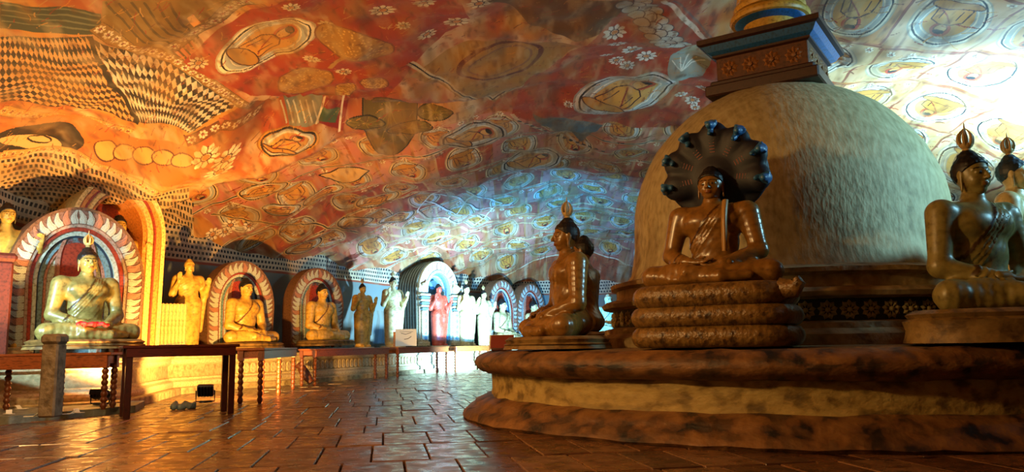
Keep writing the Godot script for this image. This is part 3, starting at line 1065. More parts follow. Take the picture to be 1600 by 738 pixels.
func carve(p: Vector3, d: float) -> float:                       # folds of cloth, curls of hair
	if relief == 1:                                               # seated: pleats of the robe over the left shoulder
		var s := (p.x - 0.07) * 0.81 - (p.y - 0.665) * 0.585
		if s > -0.004 and p.y > 0.17 and p.y < 0.69 and absf(p.x) < 0.26 and p.z > -0.4:
			if s < 0.10 and p.z > -0.02:
				d -= 0.012 * (0.5 + 0.5 * sin(s * 240.0))
			else:
				d -= 0.003 * (0.5 + 0.5 * sin(s * 150.0))
		elif s > 0.0 and p.x >= 0.26 and p.y > 0.2:
			d -= 0.003 * (0.5 + 0.5 * sin(p.y * 150.0))
		if p.y < 0.15:
			d -= 0.0025 * sin(p.x * 90.0 + p.z * 60.0)
	elif relief == 2:                                             # standing: draped folds
		if p.y < 0.79 and p.y > 0.05 and absf(p.x) < 0.135:
			d -= 0.0028 * (0.5 + 0.5 * sin((p.y + 3.0 * p.x * p.x - 0.25 * p.x) * 190.0))
	elif relief == 3:                                             # hair: rows of curls, cut at the hairline
		d -= 0.022 * absf(sin(p.x * 24.0) * sin(p.y * 24.0 + 0.6) * sin(p.z * 24.0 + 0.8))
		d = maxf(d, 0.02 - (0.775 * p.y - 0.631 * p.z))
	return d

func field(limbs: Array, p: Vector3, k: float) -> float:
	var d := 1e9
	for q in limbs:
		var e := limb_distance(q, p)
		var h := maxf(k - absf(d - e), 0.0) / k
		d = minf(d, e) - h * h * k * 0.25
	return carve(p, d)

func sculpt(m: MB, limbs: Array, k: float, cell: float, lo: Vector3, hi: Vector3, how: int, paint := 0, head := Vector4()) -> void:
	relief = how
	const B := 6
	var nb := ((hi - lo) / (cell * B)).ceil()
	var nx := int(nb.x) * B + 2
	var ny := int(nb.y) * B + 2
	var cells := {}
	var signs := {}
	var first := m.v.size()
	var half := cell * B * 0.5
	var reach := half * 1.7321
	var s := PackedFloat32Array()
	s.resize((B + 1) * (B + 1) * (B + 1))
	for bz in int(nb.z):
		for by in int(nb.y):
			for bx in int(nb.x):
				var o := lo + Vector3(bx, by, bz) * cell * B
				var mid := o + Vector3(half, half, half)
				var near := []
				var dm := 1e9
				var ds := []
				for q in limbs:
					var e := limb_distance(q, mid)
					ds.append(e)
					dm = minf(dm, e)
				if absf(dm) > reach * 1.2 + k * 0.6 + 0.02 * cell * 60.0:
					continue
				for i in limbs.size():
					if ds[i] < dm + reach * 2.1 + k:
						near.append(limbs[i])
				var w := 0
				for z in B + 1:
					for y in B + 1:
						for x in B + 1:
							s[w] = field(near, o + Vector3(x, y, z) * cell, k)
							w += 1
				for z in B:
					for y in B:
						for x in B:
							var b := (z * (B + 1) + y) * (B + 1) + x
							var c := [s[b], s[b + 1], s[b + B + 1], s[b + B + 2], s[b + (B + 1) * (B + 1)], s[b + (B + 1) * (B + 1) + 1], s[b + (B + 1) * (B + 1) + B + 1], s[b + (B + 1) * (B + 1) + B + 2]]
							var neg := 0
							for f in c:
								if f < 0.0:
									neg += 1
							if neg == 0 or neg == 8:
								continue
							var sum := Vector3.ZERO
							var cnt := 0
							for e in [[0, 1], [2, 3], [4, 5], [6, 7], [0, 2], [1, 3], [4, 6], [5, 7], [0, 4], [1, 5], [2, 6], [3, 7]]:
								var fa: float = c[e[0]]
								var fb: float = c[e[1]]
								if (fa < 0.0) != (fb < 0.0):
									var t := fa / (fa - fb)
									var pa := Vector3(e[0] & 1, (e[0] >> 1) & 1, e[0] >> 2)
									var pb := Vector3(e[1] & 1, (e[1] >> 1) & 1, e[1] >> 2)
									sum += pa.lerp(pb, t)
									cnt += 1
							var p := o + (Vector3(x, y, z) + sum / cnt) * cell
							var key := ((bz * B + z) * ny + by * B + y) * nx + bx * B + x
							m.tint = Color.WHITE
							if paint == 1:
								m.tint = robe_paint_seated(p)
							elif paint == 2:
								m.tint = face_paint((p - Vector3(head.x, head.y, head.z)) / head.w)
							cells[key] = m.vert(p, Vector3.UP)
							signs[key] = [c[0] < 0.0, c[1] < 0.0, c[2] < 0.0, c[4] < 0.0]
	var acc := PackedVector3Array()
	acc.resize(m.v.size() - first)
	for key in cells:
		var g: Array = signs[key]
		var step := [1, nx, nx * ny]
		for ax in 3:
			if g[0] == g[1 + ax]:
				continue
			var u: int = step[(ax + 1) % 3]
			var w: int = step[(ax + 2) % 3]
			if not (cells.has(key - u) and cells.has(key - w) and cells.has(key - u - w)):
				continue
			var a: int = cells[key]
			var b: int = cells[key - u]
			var c: int = cells[key - u - w]
			var d: int = cells[key - w]
			if g[0]:
				var t := b
				b = d
				d = t
			# g[0] false: the inside lies up the axis, the face looks down the axis
			m.ix.append_array([a, b, c, a, c, d])
			var nn := (m.v[c] - m.v[a]).cross(m.v[b] - m.v[a]) + (m.v[d] - m.v[a]).cross(m.v[c] - m.v[a])
			for i in [a, b, c, d]:
				acc[i - first] += nn
	for i in acc.size():
		m.n[first + i] = acc[i].normalized()
	m.tint = Color.WHITE

func moved(limbs: Array, t: Transform3D, size: float) -> Array:
	var r := []
	for q in limbs:
		if q.size() == 2:
			r.append([t * q[0], q[1] * size])
		else:
			r.append([t * q[0], t * q[1], q[2] * size, q[3] * size])
	return r

func both(q: Array) -> Array:
	if q.size() == 2:
		return [q, [q[0] * Vector3(-1, 1, 1), q[1]]]
	return [q, [q[0] * Vector3(-1, 1, 1), q[1] * Vector3(-1, 1, 1), q[2], q[3]]]

func head_limbs() -> Array:                                      # in heads: chin at -0.5, crown at 0.5
	var L := [[Vector3(0, 0.08, -0.05), Vector3(0.37, 0.42, 0.42)], [Vector3(0, -0.08, 0.02), Vector3(0.325, 0.41, 0.36)], [Vector3(0, -0.36, 0.17), Vector3(0.16, 0.13, 0.15)]]
	L += both([Vector3(0.15, -0.15, 0.2), Vector3(0.13, 0.15, 0.12)])
	L += [[Vector3(0, 0.07, 0.37), Vector3(0, -0.10, 0.455), 0.032, 0.055]]
	L += both([Vector3(0.045, -0.115, 0.40), Vector3(0.03, 0.03, 0.04)])
	L += both([Vector3(0.05, 0.10, 0.36), Vector3(0.25, 0.105, 0.265), 0.03, 0.025])
	L += both([Vector3(0.145, 0.025, 0.315), Vector3(0.082, 0.04, 0.055)])
	L += [[Vector3(0, -0.225, 0.36), Vector3(0.10, 0.024, 0.05)], [Vector3(0, -0.28, 0.35), Vector3(0.078, 0.026, 0.05)]]
	L += both([Vector3(0.37, 0.0, -0.04), Vector3(0.035, 0.17, 0.08)])
	L += both([Vector3(0.375, -0.27, -0.01), Vector3(0.03, 0.16, 0.045)])
	L += [[Vector3(0, -0.3, -0.06), Vector3(0, -0.85, -0.09), 0.235, 0.26]]
	return L

func face_paint(p: Vector3) -> Color:                            # p in heads
	if p.z > 0.2:
		var ex := absf(p.x) - 0.145
		var ey := p.y - 0.015
		if (ex * ex) / 0.0062 + (ey * ey) / 0.0009 < 1.0:
			return Color(0.02, 0.02, 0.02) if ex * ex + ey * ey < 0.0012 else Color(0.95, 1.0, 1.3)
		var by := p.y - (0.145 - 2.2 * ex * ex)
		if absf(by) < 0.014 and absf(ex) < 0.12:
			return Color(0.03, 0.02, 0.02)
		if absf(p.y + 0.252) < 0.045 and absf(p.x) < 0.095 and p.z > 0.33:
			return Color(0.85, 0.5, 0.45)
	return Color.WHITE

func hand(m: MB, wrist: Vector3, along: Vector3, palm: Vector3, size: float, curl: float, side: float) -> void:
	# along: from wrist to fingertips; palm: the way the palm faces; size: length of the hand
	var z := along.normalized()
	var y := (palm - z * palm.dot(z)).normalized()
	var x := y.cross(z) * side                                    # towards the thumb
	var L := [[wrist - z * size * 0.15, wrist + z * size * 0.1, size * 0.19, size * 0.2]]
	var pw := size * 0.17
	for k in 4:
		var o := (1.5 - k) * size * 0.125
		var base := wrist + x * o + z * size * 0.5
		L.append([wrist + x * o * 0.6 + z * size * 0.12, base, size * 0.12, size * 0.085])
		var len: float = size * [0.42, 0.48, 0.45, 0.36][k]
		var a := curl * 0.5
		var p1 := base + (z * cos(a) + y * sin(a)) * len * 0.5
		a = curl
		var p2 := p1 + (z * cos(a) + y * sin(a)) * len * 0.5
		L.append([base, p1, size * 0.078, size * 0.068])
		L.append([p1, p2, size * 0.068, size * 0.05])
	var tb := wrist + x * pw * 1.05 + z * size * 0.16
	var t1 := tb + (x * 0.55 + z * 0.8 + y * 0.3).normalized() * size * 0.26
	var t2 := t1 + (x * 0.1 + z * 0.9 + y * 0.45).normalized() * size * 0.2
	L.append([tb, t1, size * 0.095, size * 0.08])
	L.append([t1, t2, size * 0.078, size * 0.055])
	var lo := wrist
	var hi := wrist
	for q in L:
		for e in 2:
			lo = lo.min(q[e]); hi = hi.max(q[e])
	var pad := Vector3.ONE * size * 0.3
	sculpt(m, L, size * 0.045, size * 0.05, lo - pad, hi + pad, 0)

var head_done: ArrayMesh
func add_head(m: MB, at: Vector3, size: float, cell: float):
	var t := Transform3D(Basis.from_scale(Vector3.ONE * size), at)
	sculpt(m, moved(head_limbs(), t, size), 0.05 * size, cell, at - Vector3(0.5, 0.75, 0.55) * size, at + Vector3(0.5, 0.62, 0.6) * size, 0, 2, Vector4(at.x, at.y, at.z, size))

func robe_paint_seated(p: Vector3) -> Color:
	var s := (p.x - 0.07) * 0.81 - (p.y - 0.665) * 0.585
	if p.z > -0.3 and p.y > 0.2 and p.y < 0.66 and absf(p.x) < 0.27:
		if absf(s) < 0.009:
			return Color(0.22, 0.13, 0.08)
	return Color.WHITE

func seated_body(cell: float, fine_cell: float) -> ArrayMesh:    # height 1 from seat to crown, facing +z
	var L := []
	L.append([Vector3(0, 0.12, -0.07), Vector3(0.25, 0.13, 0.18)])
	L.append([Vector3(0, 0.20, -0.07), Vector3(0.178, 0.16, 0.135)])
	L.append([Vector3(0, 0.36, -0.06), Vector3(0.185, 0.18, 0.13)])
	L.append([Vector3(0, 0.52, -0.06), Vector3(0.245, 0.145, 0.14)])
	L += both([Vector3(0.09, 0.535, 0.02), Vector3(0.10, 0.075, 0.06)])
	L.append([Vector3(-0.22, 0.60, -0.075), Vector3(0.22, 0.60, -0.075), 0.078, 0.078])
	L.append([Vector3(0, 0.60, -0.075), Vector3(0, 0.70, -0.06), 0.115, 0.07])
	L += both([Vector3(0.255, 0.595, -0.07), Vector3(0.325, 0.27, -0.04), 0.085, 0.062])
	L += both([Vector3(0.325, 0.27, -0.04), Vector3(0.12, 0.165, 0.21), 0.062, 0.040])
	L += both([Vector3(0.13, 0.105, -0.04), Vector3(0.42, 0.09, 0.11), 0.115, 0.088])
	L.append([Vector3(-0.42, 0.085, 0.11), Vector3(0.12, 0.052, 0.31), 0.085, 0.05])
	L.append([Vector3(0.42, 0.088, 0.11), Vector3(-0.12, 0.095, 0.29), 0.085, 0.048])
	L.append([Vector3(-0.10, 0.115, 0.27), Vector3(-0.30, 0.155, 0.16), 0.043, 0.032])
	L.append([Vector3(0.12, 0.05, 0.31), Vector3(0.30, 0.055, 0.25), 0.046, 0.034])
	L.append([Vector3(0, 0.045, 0.12), Vector3(0.34, 0.05, 0.20)])
	var m := MB.new()
	sculpt(m, L, 0.035, cell, Vector3(-0.56, -0.02, -0.34), Vector3(0.56, 0.82, 0.42), 1, 1)
	add_head(m, Vector3(0, 0.835, -0.045), 0.245, fine_cell)
	hand(m, Vector3(0.13, 0.160, 0.205), Vector3(-1, -0.06, 0.12), Vector3(0.0, 1, 0.25), 0.19, 0.35, -1.0)
	hand(m, Vector3(-0.13, 0.188, 0.205), Vector3(1, -0.06, 0.12), Vector3(0.0, 1, 0.25), 0.19, 0.35, 1.0)
	return m.mesh()

func standing_body(cell: float, fine_cell: float) -> ArrayMesh:  # height 1 from sole to crown, facing +z
	var L := []
	L.append([Vector3(0, 0.05, 0), Vector3(0, 0.30, 0), 0.095, 0.095])
	L += both([Vector3(0.052, 0.045, 0.0), Vector3(0.058, 0.50, 0), 0.078, 0.09])
	L.append([Vector3(0, 0.50, -0.005), Vector3(0.135, 0.10, 0.088)])
	L.append([Vector3(0, 0.61, -0.005), Vector3(0.11, 0.10, 0.075)])
	L.append([Vector3(0, 0.71, -0.005), Vector3(0.132, 0.10, 0.078)])
	L.append([Vector3(-0.115, 0.775, -0.015), Vector3(0.115, 0.775, -0.015), 0.045, 0.045])
	L.append([Vector3(0, 0.77, -0.015), Vector3(0, 0.84, -0.01), 0.06, 0.038])
	L += both([Vector3(0.05, 0.022, 0.02), Vector3(0.06, 0.018, 0.11), 0.03, 0.022])
	L.append([Vector3(-0.138, 0.77, -0.015), Vector3(-0.185, 0.60, 0.0), 0.048, 0.036])
	L.append([Vector3(-0.185, 0.60, 0.0), Vector3(-0.165, 0.735, 0.10), 0.036, 0.024])
	L.append([Vector3(0.138, 0.77, -0.015), Vector3(0.188, 0.60, 0.005), 0.05, 0.040])
	L.append([Vector3(0.188, 0.60, 0.005), Vector3(0.175, 0.70, 0.105), 0.038, 0.026])
	L.append([Vector3(0.188, 0.60, 0.0), Vector3(0.155, 0.20, 0.0), 0.032, 0.022])
	var m := MB.new()
	sculpt(m, L, 0.025, cell, Vector3(-0.26, -0.02, -0.13), Vector3(0.26, 0.9, 0.17), 2)
	add_head(m, Vector3(0, 0.915, 0.0), 0.132, fine_cell)
	hand(m, Vector3(-0.165, 0.738, 0.102), Vector3(0, 1, 0.1), Vector3(0, 0, 1), 0.105, 0.12, -1.0)
	hand(m, Vector3(0.175, 0.703, 0.107), Vector3(0, 1, 0.15), Vector3(-0.3, 0, 1), 0.10, 0.7, 1.0)
	return m.mesh()

func hair_mesh(cell: float) -> ArrayMesh:                        # in heads
	var m := MB.new()
	sculpt(m, [[Vector3(0, 0.13, -0.07), Vector3(0.40, 0.43, 0.445)], [Vector3(0, 0.52, -0.10), Vector3(0.21, 0.17, 0.21)]], 0.1, cell, Vector3(-0.5, -0.55, -0.62), Vector3(0.5, 0.8, 0.5), 3)
	return m.mesh()

func finial_mesh() -> ArrayMesh:                                 # in heads, foot at 0
	var m := MB.new()
	m.lathe([Vector2(0.0, -0.05), Vector2(0.12, -0.02), Vector2(0.09, 0.05), Vector2(0.15, 0.12), Vector2(0.15, 0.18), Vector2(0.0, 0.24)], 14)
	for k in 7:
		var a := TAU * k / 6.0
		var d := Vector3(sin(a), 0, cos(a)) * (0.0 if k == 6 else 1.0)
		var pts := []
		var rad := []
		for j in 7:
			var t := j / 6.0
			pts.append(d * (0.11 + 0.10 * sin(t * 2.6) - 0.13 * t * t) + Vector3(0, 0.12 + t * (0.46 if k < 6 else 0.62), 0))
			rad.append(0.055 * (1.0 - t) * (0.6 + t) + 0.008)
		m.tube(pts, rad, 8)
	return m.mesh()

var seated_mesh: ArrayMesh
var standing_mesh: ArrayMesh
var curls: ArrayMesh
var flame_top: ArrayMesh
var sash_mesh: ArrayMesh

func statue(called: String, label: String, sits: bool, at: Vector3, turn: float, size: float, skin: Material, with_finial := true, hair: Material = null, group := "", seat := true, wide := 1.0, drop := 0.0) -> Node3D:
	var t := thing(called, label, "statue", at, turn, group)
	var b := part(t, "body", seated_mesh if sits else standing_mesh, skin)
	b.scale = Vector3(size * wide, size, size)
	var hu := (0.245 if sits else 0.132) * size
	var hp := (Vector3(0, 0.835, -0.045) if sits else Vector3(0, 0.915, 0.0)) * size
	var h := part(t, "hair", curls, hair if hair else M.hair)
	h.position = hp
	h.scale = Vector3(hu * wide, hu, hu)
	if with_finial:
		var f := part(t, "flame_finial", flame_top, M.finial)
		f.position = hp + Vector3(0, 0.67, -0.1) * hu
		f.scale = Vector3.ONE * hu
	if seat:
		var m := MB.new()
		if sits:
			m.lathe([Vector2(0, -0.085 - drop), Vector2(0.60, -0.085 - drop), Vector2(0.58, -0.05 - drop * 0.6), Vector2(0.60, -0.05), Vector2(0.56, -0.035), Vector2(0.58, -0.012), Vector2(0.53, 0.012), Vector2(0, 0.02)], 40, 0, TAU, null, 0, Vector2(1, 0.72))
		else:
			m.lathe([Vector2(0, -0.05), Vector2(0.20, -0.05), Vector2(0.21, -0.03), Vector2(0.18, -0.015), Vector2(0.19, 0.0), Vector2(0.17, 0.006), Vector2(0, 0.006)], 32)
		var s := part(t, "seat" if sits else "lotus_base", m.mesh(), M.seat if sits else M.cream)
		s.scale = Vector3.ONE * size
		s.position.z = 0.05 * size if sits else 0.0
	return t

# ------------------------------------------------------------------ floor
func build_floor():
	var fm := MB.new()
	fm.box(Vector3(1.5, -0.16, -18), Vector3(30, 0.26, 48), 0.0)
	var floor_node := structure("floor", fm.mesh(), M.joint, "worn reddish stone slab floor of the cave")
	var turn := deg_to_rad(9.5)
	var ahead := Vector2(-sin(turn), -cos(turn))
	var side := Vector2(cos(turn), -sin(turn))
	var list := []
	var a := 2.5
	var row := 0
	while a < 37.0:
		var deep: float = [1.02, 0.80, 1.15, 0.92, 1.08][row % 5]
		var s := -12.0 + rng.randf() * 0.4 + (0.22 if row % 3 == 1 else 0.0)
		while s < 12.0:
			var w := 0.44 * rng.randf_range(0.92, 1.1)
			if row % 5 == 2:
				w = 0.46
			var c := ahead * (a + deep * 0.5) + side * (s + w * 0.5)
			s += w
			if inside(c.x, c.y) < -0.2 or c.distance_to(Vector2(STUPA.x, STUPA.z)) < 3.9:
				continue
			if c.x < -9.6 or (c.y > -3.0) or c.x > 9.5:
				continue
			var uu := 800.0 + FOCAL * c.x / maxf(0.5, -c.y)
			var seen := uu > -60 and uu < 1660 and c.y < -4.6
			list.append([c, w, deep, seen, c.length()])
		a += deep
		row += 1
	list.sort_custom(func(p, q): return (p[3] and not q[3]) or (p[3] == q[3] and p[4] < q[4]))
	var unit := []
	for k in 4:
		var m := MB.new()
		m.box(Vector3(0, -0.03, 0), Vector3(1, 0.06, 1), 0.012)
		unit.append(m.mesh())
	var rest := MB.new()
	for i in list.size():
		var q: Array = list[i]
		var c: Vector2 = q[0]
		var b := Basis(Vector3.UP, turn) * Basis(Vector3.RIGHT, rng.randfn(0, 0.003)) * Basis(Vector3.BACK, rng.randfn(0, 0.004))
		b = b * Basis.from_scale(Vector3(q[1] - 0.014, 1.0, q[2] - 0.016))
		var t := Transform3D(b, Vector3(c.x, rng.randfn(0.0, 0.003), c.y))
		if i < 300:
			var o := part(floor_node, "slab", unit[i % 4], M.slabs[rng.randi() % M.slabs.size()])
			o.transform = t
		else:
			rest.xf = t
			rest.box(Vector3(0, -0.03, 0), Vector3(1, 0.06, 1), 0.0)
	var r := part(floor_node, "distant_slabs", rest.mesh(), M.slabs[0])
	r.set_meta("kind", "stuff")

# ------------------------------------------------------------------ stupa
func rosette_mesh(petals: int, r: float, thick: float) -> ArrayMesh:   # a carved blossom facing +z
	var m := MB.new()
	for k in petals:
		var a := TAU * k / petals
		var d := Vector3(sin(a), cos(a), 0)
		var s := Vector3(cos(a), -sin(a), 0)
		var p0 := d * r * 0.25
		var p1 := d * r * 0.68 + s * r * 0.27
		var p2 := d * r
		var p3 := d * r * 0.68 - s * r * 0.27
		var top := d * r * 0.62 + Vector3(0, 0, thick)
		m.face([p0, p1, top], Vector3(0, 0, 1)); m.face([p1, p2, top], Vector3(0, 0, 1))
		m.face([p2, p3, top], Vector3(0, 0, 1)); m.face([p3, p0, top], Vector3(0, 0, 1))
	m.xf = Transform3D(Basis(Vector3.RIGHT, PI / 2), Vector3.ZERO)
	m.lathe([Vector2(r * 0.26, 0.0), Vector2(r * 0.24, thick * 0.9), Vector2(0.0, thick * 1.3)], 10)
	return m.mesh()

func build_stupa():
	var t := thing("round_platform", "wide round stained plaster platform with a rolled rim carrying the stupa", "platform", STUPA)
	var m := MB.new()
	m.lathe([Vector2(4.44, -0.02), Vector2(4.48, 0.03), Vector2(4.42, 0.11), Vector2(4.32, 0.15), Vector2(4.30, 0.19), Vector2(4.20, 0.24), Vector2(4.10, 0.27)], 120, 0, TAU, fine, 0.05)
	part(t, "base_moulding", m.mesh(), M.platform_rim)
	m = MB.new()
	m.lathe([Vector2(4.10, 0.26), Vector2(4.085, 0.35), Vector2(4.085, 0.45), Vector2(4.10, 0.57)], 120, 0, TAU, fine, 0.025)
	part(t, "platform_wall", m.mesh(), M.platform)
	m = MB.new()
	m.lathe([Vector2(4.08, 0.55), Vector2(4.20, 0.57), Vector2(4.28, 0.62), Vector2(4.31, 0.68), Vector2(4.28, 0.75), Vector2(4.20, 0.80), Vector2(4.10, 0.83)], 140, 0, TAU, fine, 0.035)
	part(t, "rim", m.mesh(), M.platform_rim)
	m = MB.new()
	m.lathe([Vector2(4.12, 0.815), Vector2(3.3, 0.84), Vector2(2.2, 0.85)], 90)
	part(t, "platform_top", m.mesh(), M.seat)

	var s := thing("stupa", "large pale plastered stupa dome with a square carved top and ringed spire", "stupa", STUPA + Vector3(0, 0.85, 0))
	var o := -0.85
	m = MB.new()
	m.lathe([Vector2(2.62, 0.84 + o), Vector2(2.62, 0.96 + o), Vector2(2.52, 1.02 + o), Vector2(2.52, 1.08 + o), Vector2(2.42, 1.10 + o)], 110, 0, TAU, fine, 0.02)
	part(s, "base_step", m.mesh(), M.drum)
	m = MB.new()
	m.lathe([Vector2(2.40, 1.08 + o), Vector2(2.40, 1.36 + o)], 110)
	part(s, "frieze_band", m.mesh(), M.frieze_ground)
	m = MB.new()
	m.lathe([Vector2(2.41, 1.335 + o), Vector2(2.53, 1.36 + o), Vector2(2.55, 1.41 + o), Vector2(2.50, 1.45 + o), Vector2(2.36, 1.47 + o), Vector2(2.34, 1.52 + o), Vector2(2.34, 1.60 + o), Vector2(2.42, 1.63 + o), Vector2(2.42, 1.68 + o), Vector2(2.30, 1.71 + o), Vector2(2.16, 1.74 + o)], 120, 0, TAU, fine, 0.015)
	part(s, "moulding", m.mesh(), M.drum)
	var ros := rosette_mesh(9, 0.108, 0.022)
	for k in 68:
		var a := TAU * k / 68
		var r := part(s, "rosette", ros, M.rosette)
		r.transform = Transform3D(Basis(Vector3.UP, a), Vector3(sin(a) * 2.405, 1.215 + o, cos(a) * 2.405))
	m = MB.new()
	var prof := []
	for q in [[2.20, 1.72], [2.13, 1.84], [2.09, 2.0], [2.065, 2.2], [2.055, 2.45], [2.04, 2.7], [2.0, 2.92], [1.93, 3.14], [1.83, 3.36], [1.70, 3.58], [1.53, 3.79], [1.33, 3.98], [1.10, 4.14], [0.85, 4.27], [0.55, 4.37], [0.2, 4.42]]:
		prof.append(Vector2(q[0], q[1] + o))
	m.lathe(prof, 110, 0, TAU, fine, 0.02)
	part(s, "dome", m.mesh(), M.dome)
	# square top, one corner towards the right of the view
	var h := Node3D.new()
	h.name = "square_top"
	s.add_child(h)
	h.position = Vector3(0, 4.33 + o, 0)
	h.rotation.y = deg_to_rad(-19.7 - 14.0)
	m = MB.new()
	m.box(Vector3(0, 0.03, 0), Vector3(1.52, 0.16, 1.52), 0.02)
	m.box(Vector3(0, 0.14, 0), Vector3(1.40, 0.08, 1.40), 0.02)
	part(h, "foot_slab", m.mesh(), M.cornice)
	m = MB.new()
	m.box(Vector3(0, 0.34, 0), Vector3(1.24, 0.36, 1.24), 0.01)
	part(h, "block", m.mesh(), M.harmika)
	var hr := rosette_mesh(9, 0.125, 0.025)
	for f in 4:
		for k in 4:
			var r := part(h, "rosette", hr, M.harmika_rosette)
			var b := Basis(Vector3.UP, f * PI / 2)
			r.transform = Transform3D(b, b * Vector3(-0.435 + k * 0.29, 0.345, 0.622))
	m = MB.new()
	square_ring(m, [Vector2(0.60, 0.50), Vector2(0.66, 0.53), Vector2(0.66, 0.56)])
	part(h, "cornice_foot", m.mesh(), M.cornice)
	m = MB.new()
	square_ring(m, [Vector2(0.66, 0.56), Vector2(0.72, 0.60), Vector2(0.77, 0.68)])
	part(h, "blue_cornice", m.mesh(), M.blue_trim)
	m = MB.new()
	square_ring(m, [Vector2(0.77, 0.68), Vector2(0.82, 0.70), Vector2(0.82, 0.77), Vector2(0.0, 0.80)])
	part(h, "cornice", m.mesh(), M.cornice)
	var sp := Node3D.new()
	sp.name = "spire"
	s.add_child(sp)
	sp.position = Vector3(0, 5.10 + o, 0)
	m = MB.new()
	m.lathe([Vector2(0.37, -0.04), Vector2(0.36, 0.05), Vector2(0.37, 0.34)], 40)
	part(sp, "neck", m.mesh(), M.spire)
	m = MB.new()
	m.lathe([Vector2(0.36, 0.30), Vector2(0.46, 0.33), Vector2(0.50, 0.36)], 40)
	part(sp, "blue_ring", m.mesh(), M.blue_trim)
	for k in 6:
		m = MB.new()
		var y := 0.35 + k * 0.15
		var r := 0.56 - k * 0.055
		m.lathe([Vector2(r - 0.10, y), Vector2(r - 0.02, y + 0.01), Vector2(r, y + 0.045), Vector2(r - 0.01, y + 0.09), Vector2(r - 0.05, y + 0.125), Vector2(r - 0.12, y + 0.15)], 40)
		part(sp, "spire_ring", m.mesh(), M.spire)
	m = MB.new()
	m.lathe([Vector2(0.2, 1.2), Vector2(0.17, 1.32), Vector2(0.13, 1.5)], 24)
	part(sp, "spire_tip", m.mesh(), M.spire)

func square_ring(m: MB, prof: Array):
	for k in prof.size() - 1:
		var a: Vector2 = prof[k]
		var b: Vector2 = prof[k + 1]
		for f in 4:
			var q := Basis(Vector3.UP, f * PI / 2)
			m.face([q * Vector3(-a.x, a.y, a.x), q * Vector3(a.x, a.y, a.x), q * Vector3(b.x, b.y, b.x), q * Vector3(-b.x, b.y, b.x)], q * Vector3(0, b.x - a.x if b.x < a.x else -0.2, 1) + Vector3(0, 3 if b.x < a.x - 0.3 else 0, 0))

# ------------------------------------------------------------------ statues
func on_ring(deg: float, r: float, y := 0.85) -> Vector3:
	var a := deg_to_rad(deg)
	return STUPA + Vector3(sin(a) * r, y, cos(a) * r)

func coil_path(w: float, d: float, y: float) -> Array:
	var p := []
	for k in 41:
		var a := TAU * k / 40
		var c := cos(a)
		var s := sin(a)
		p.append(Vector3(signf(c) * pow(absf(c), 0.45) * w, y, signf(s) * pow(absf(s), 0.45) * d))
	return p

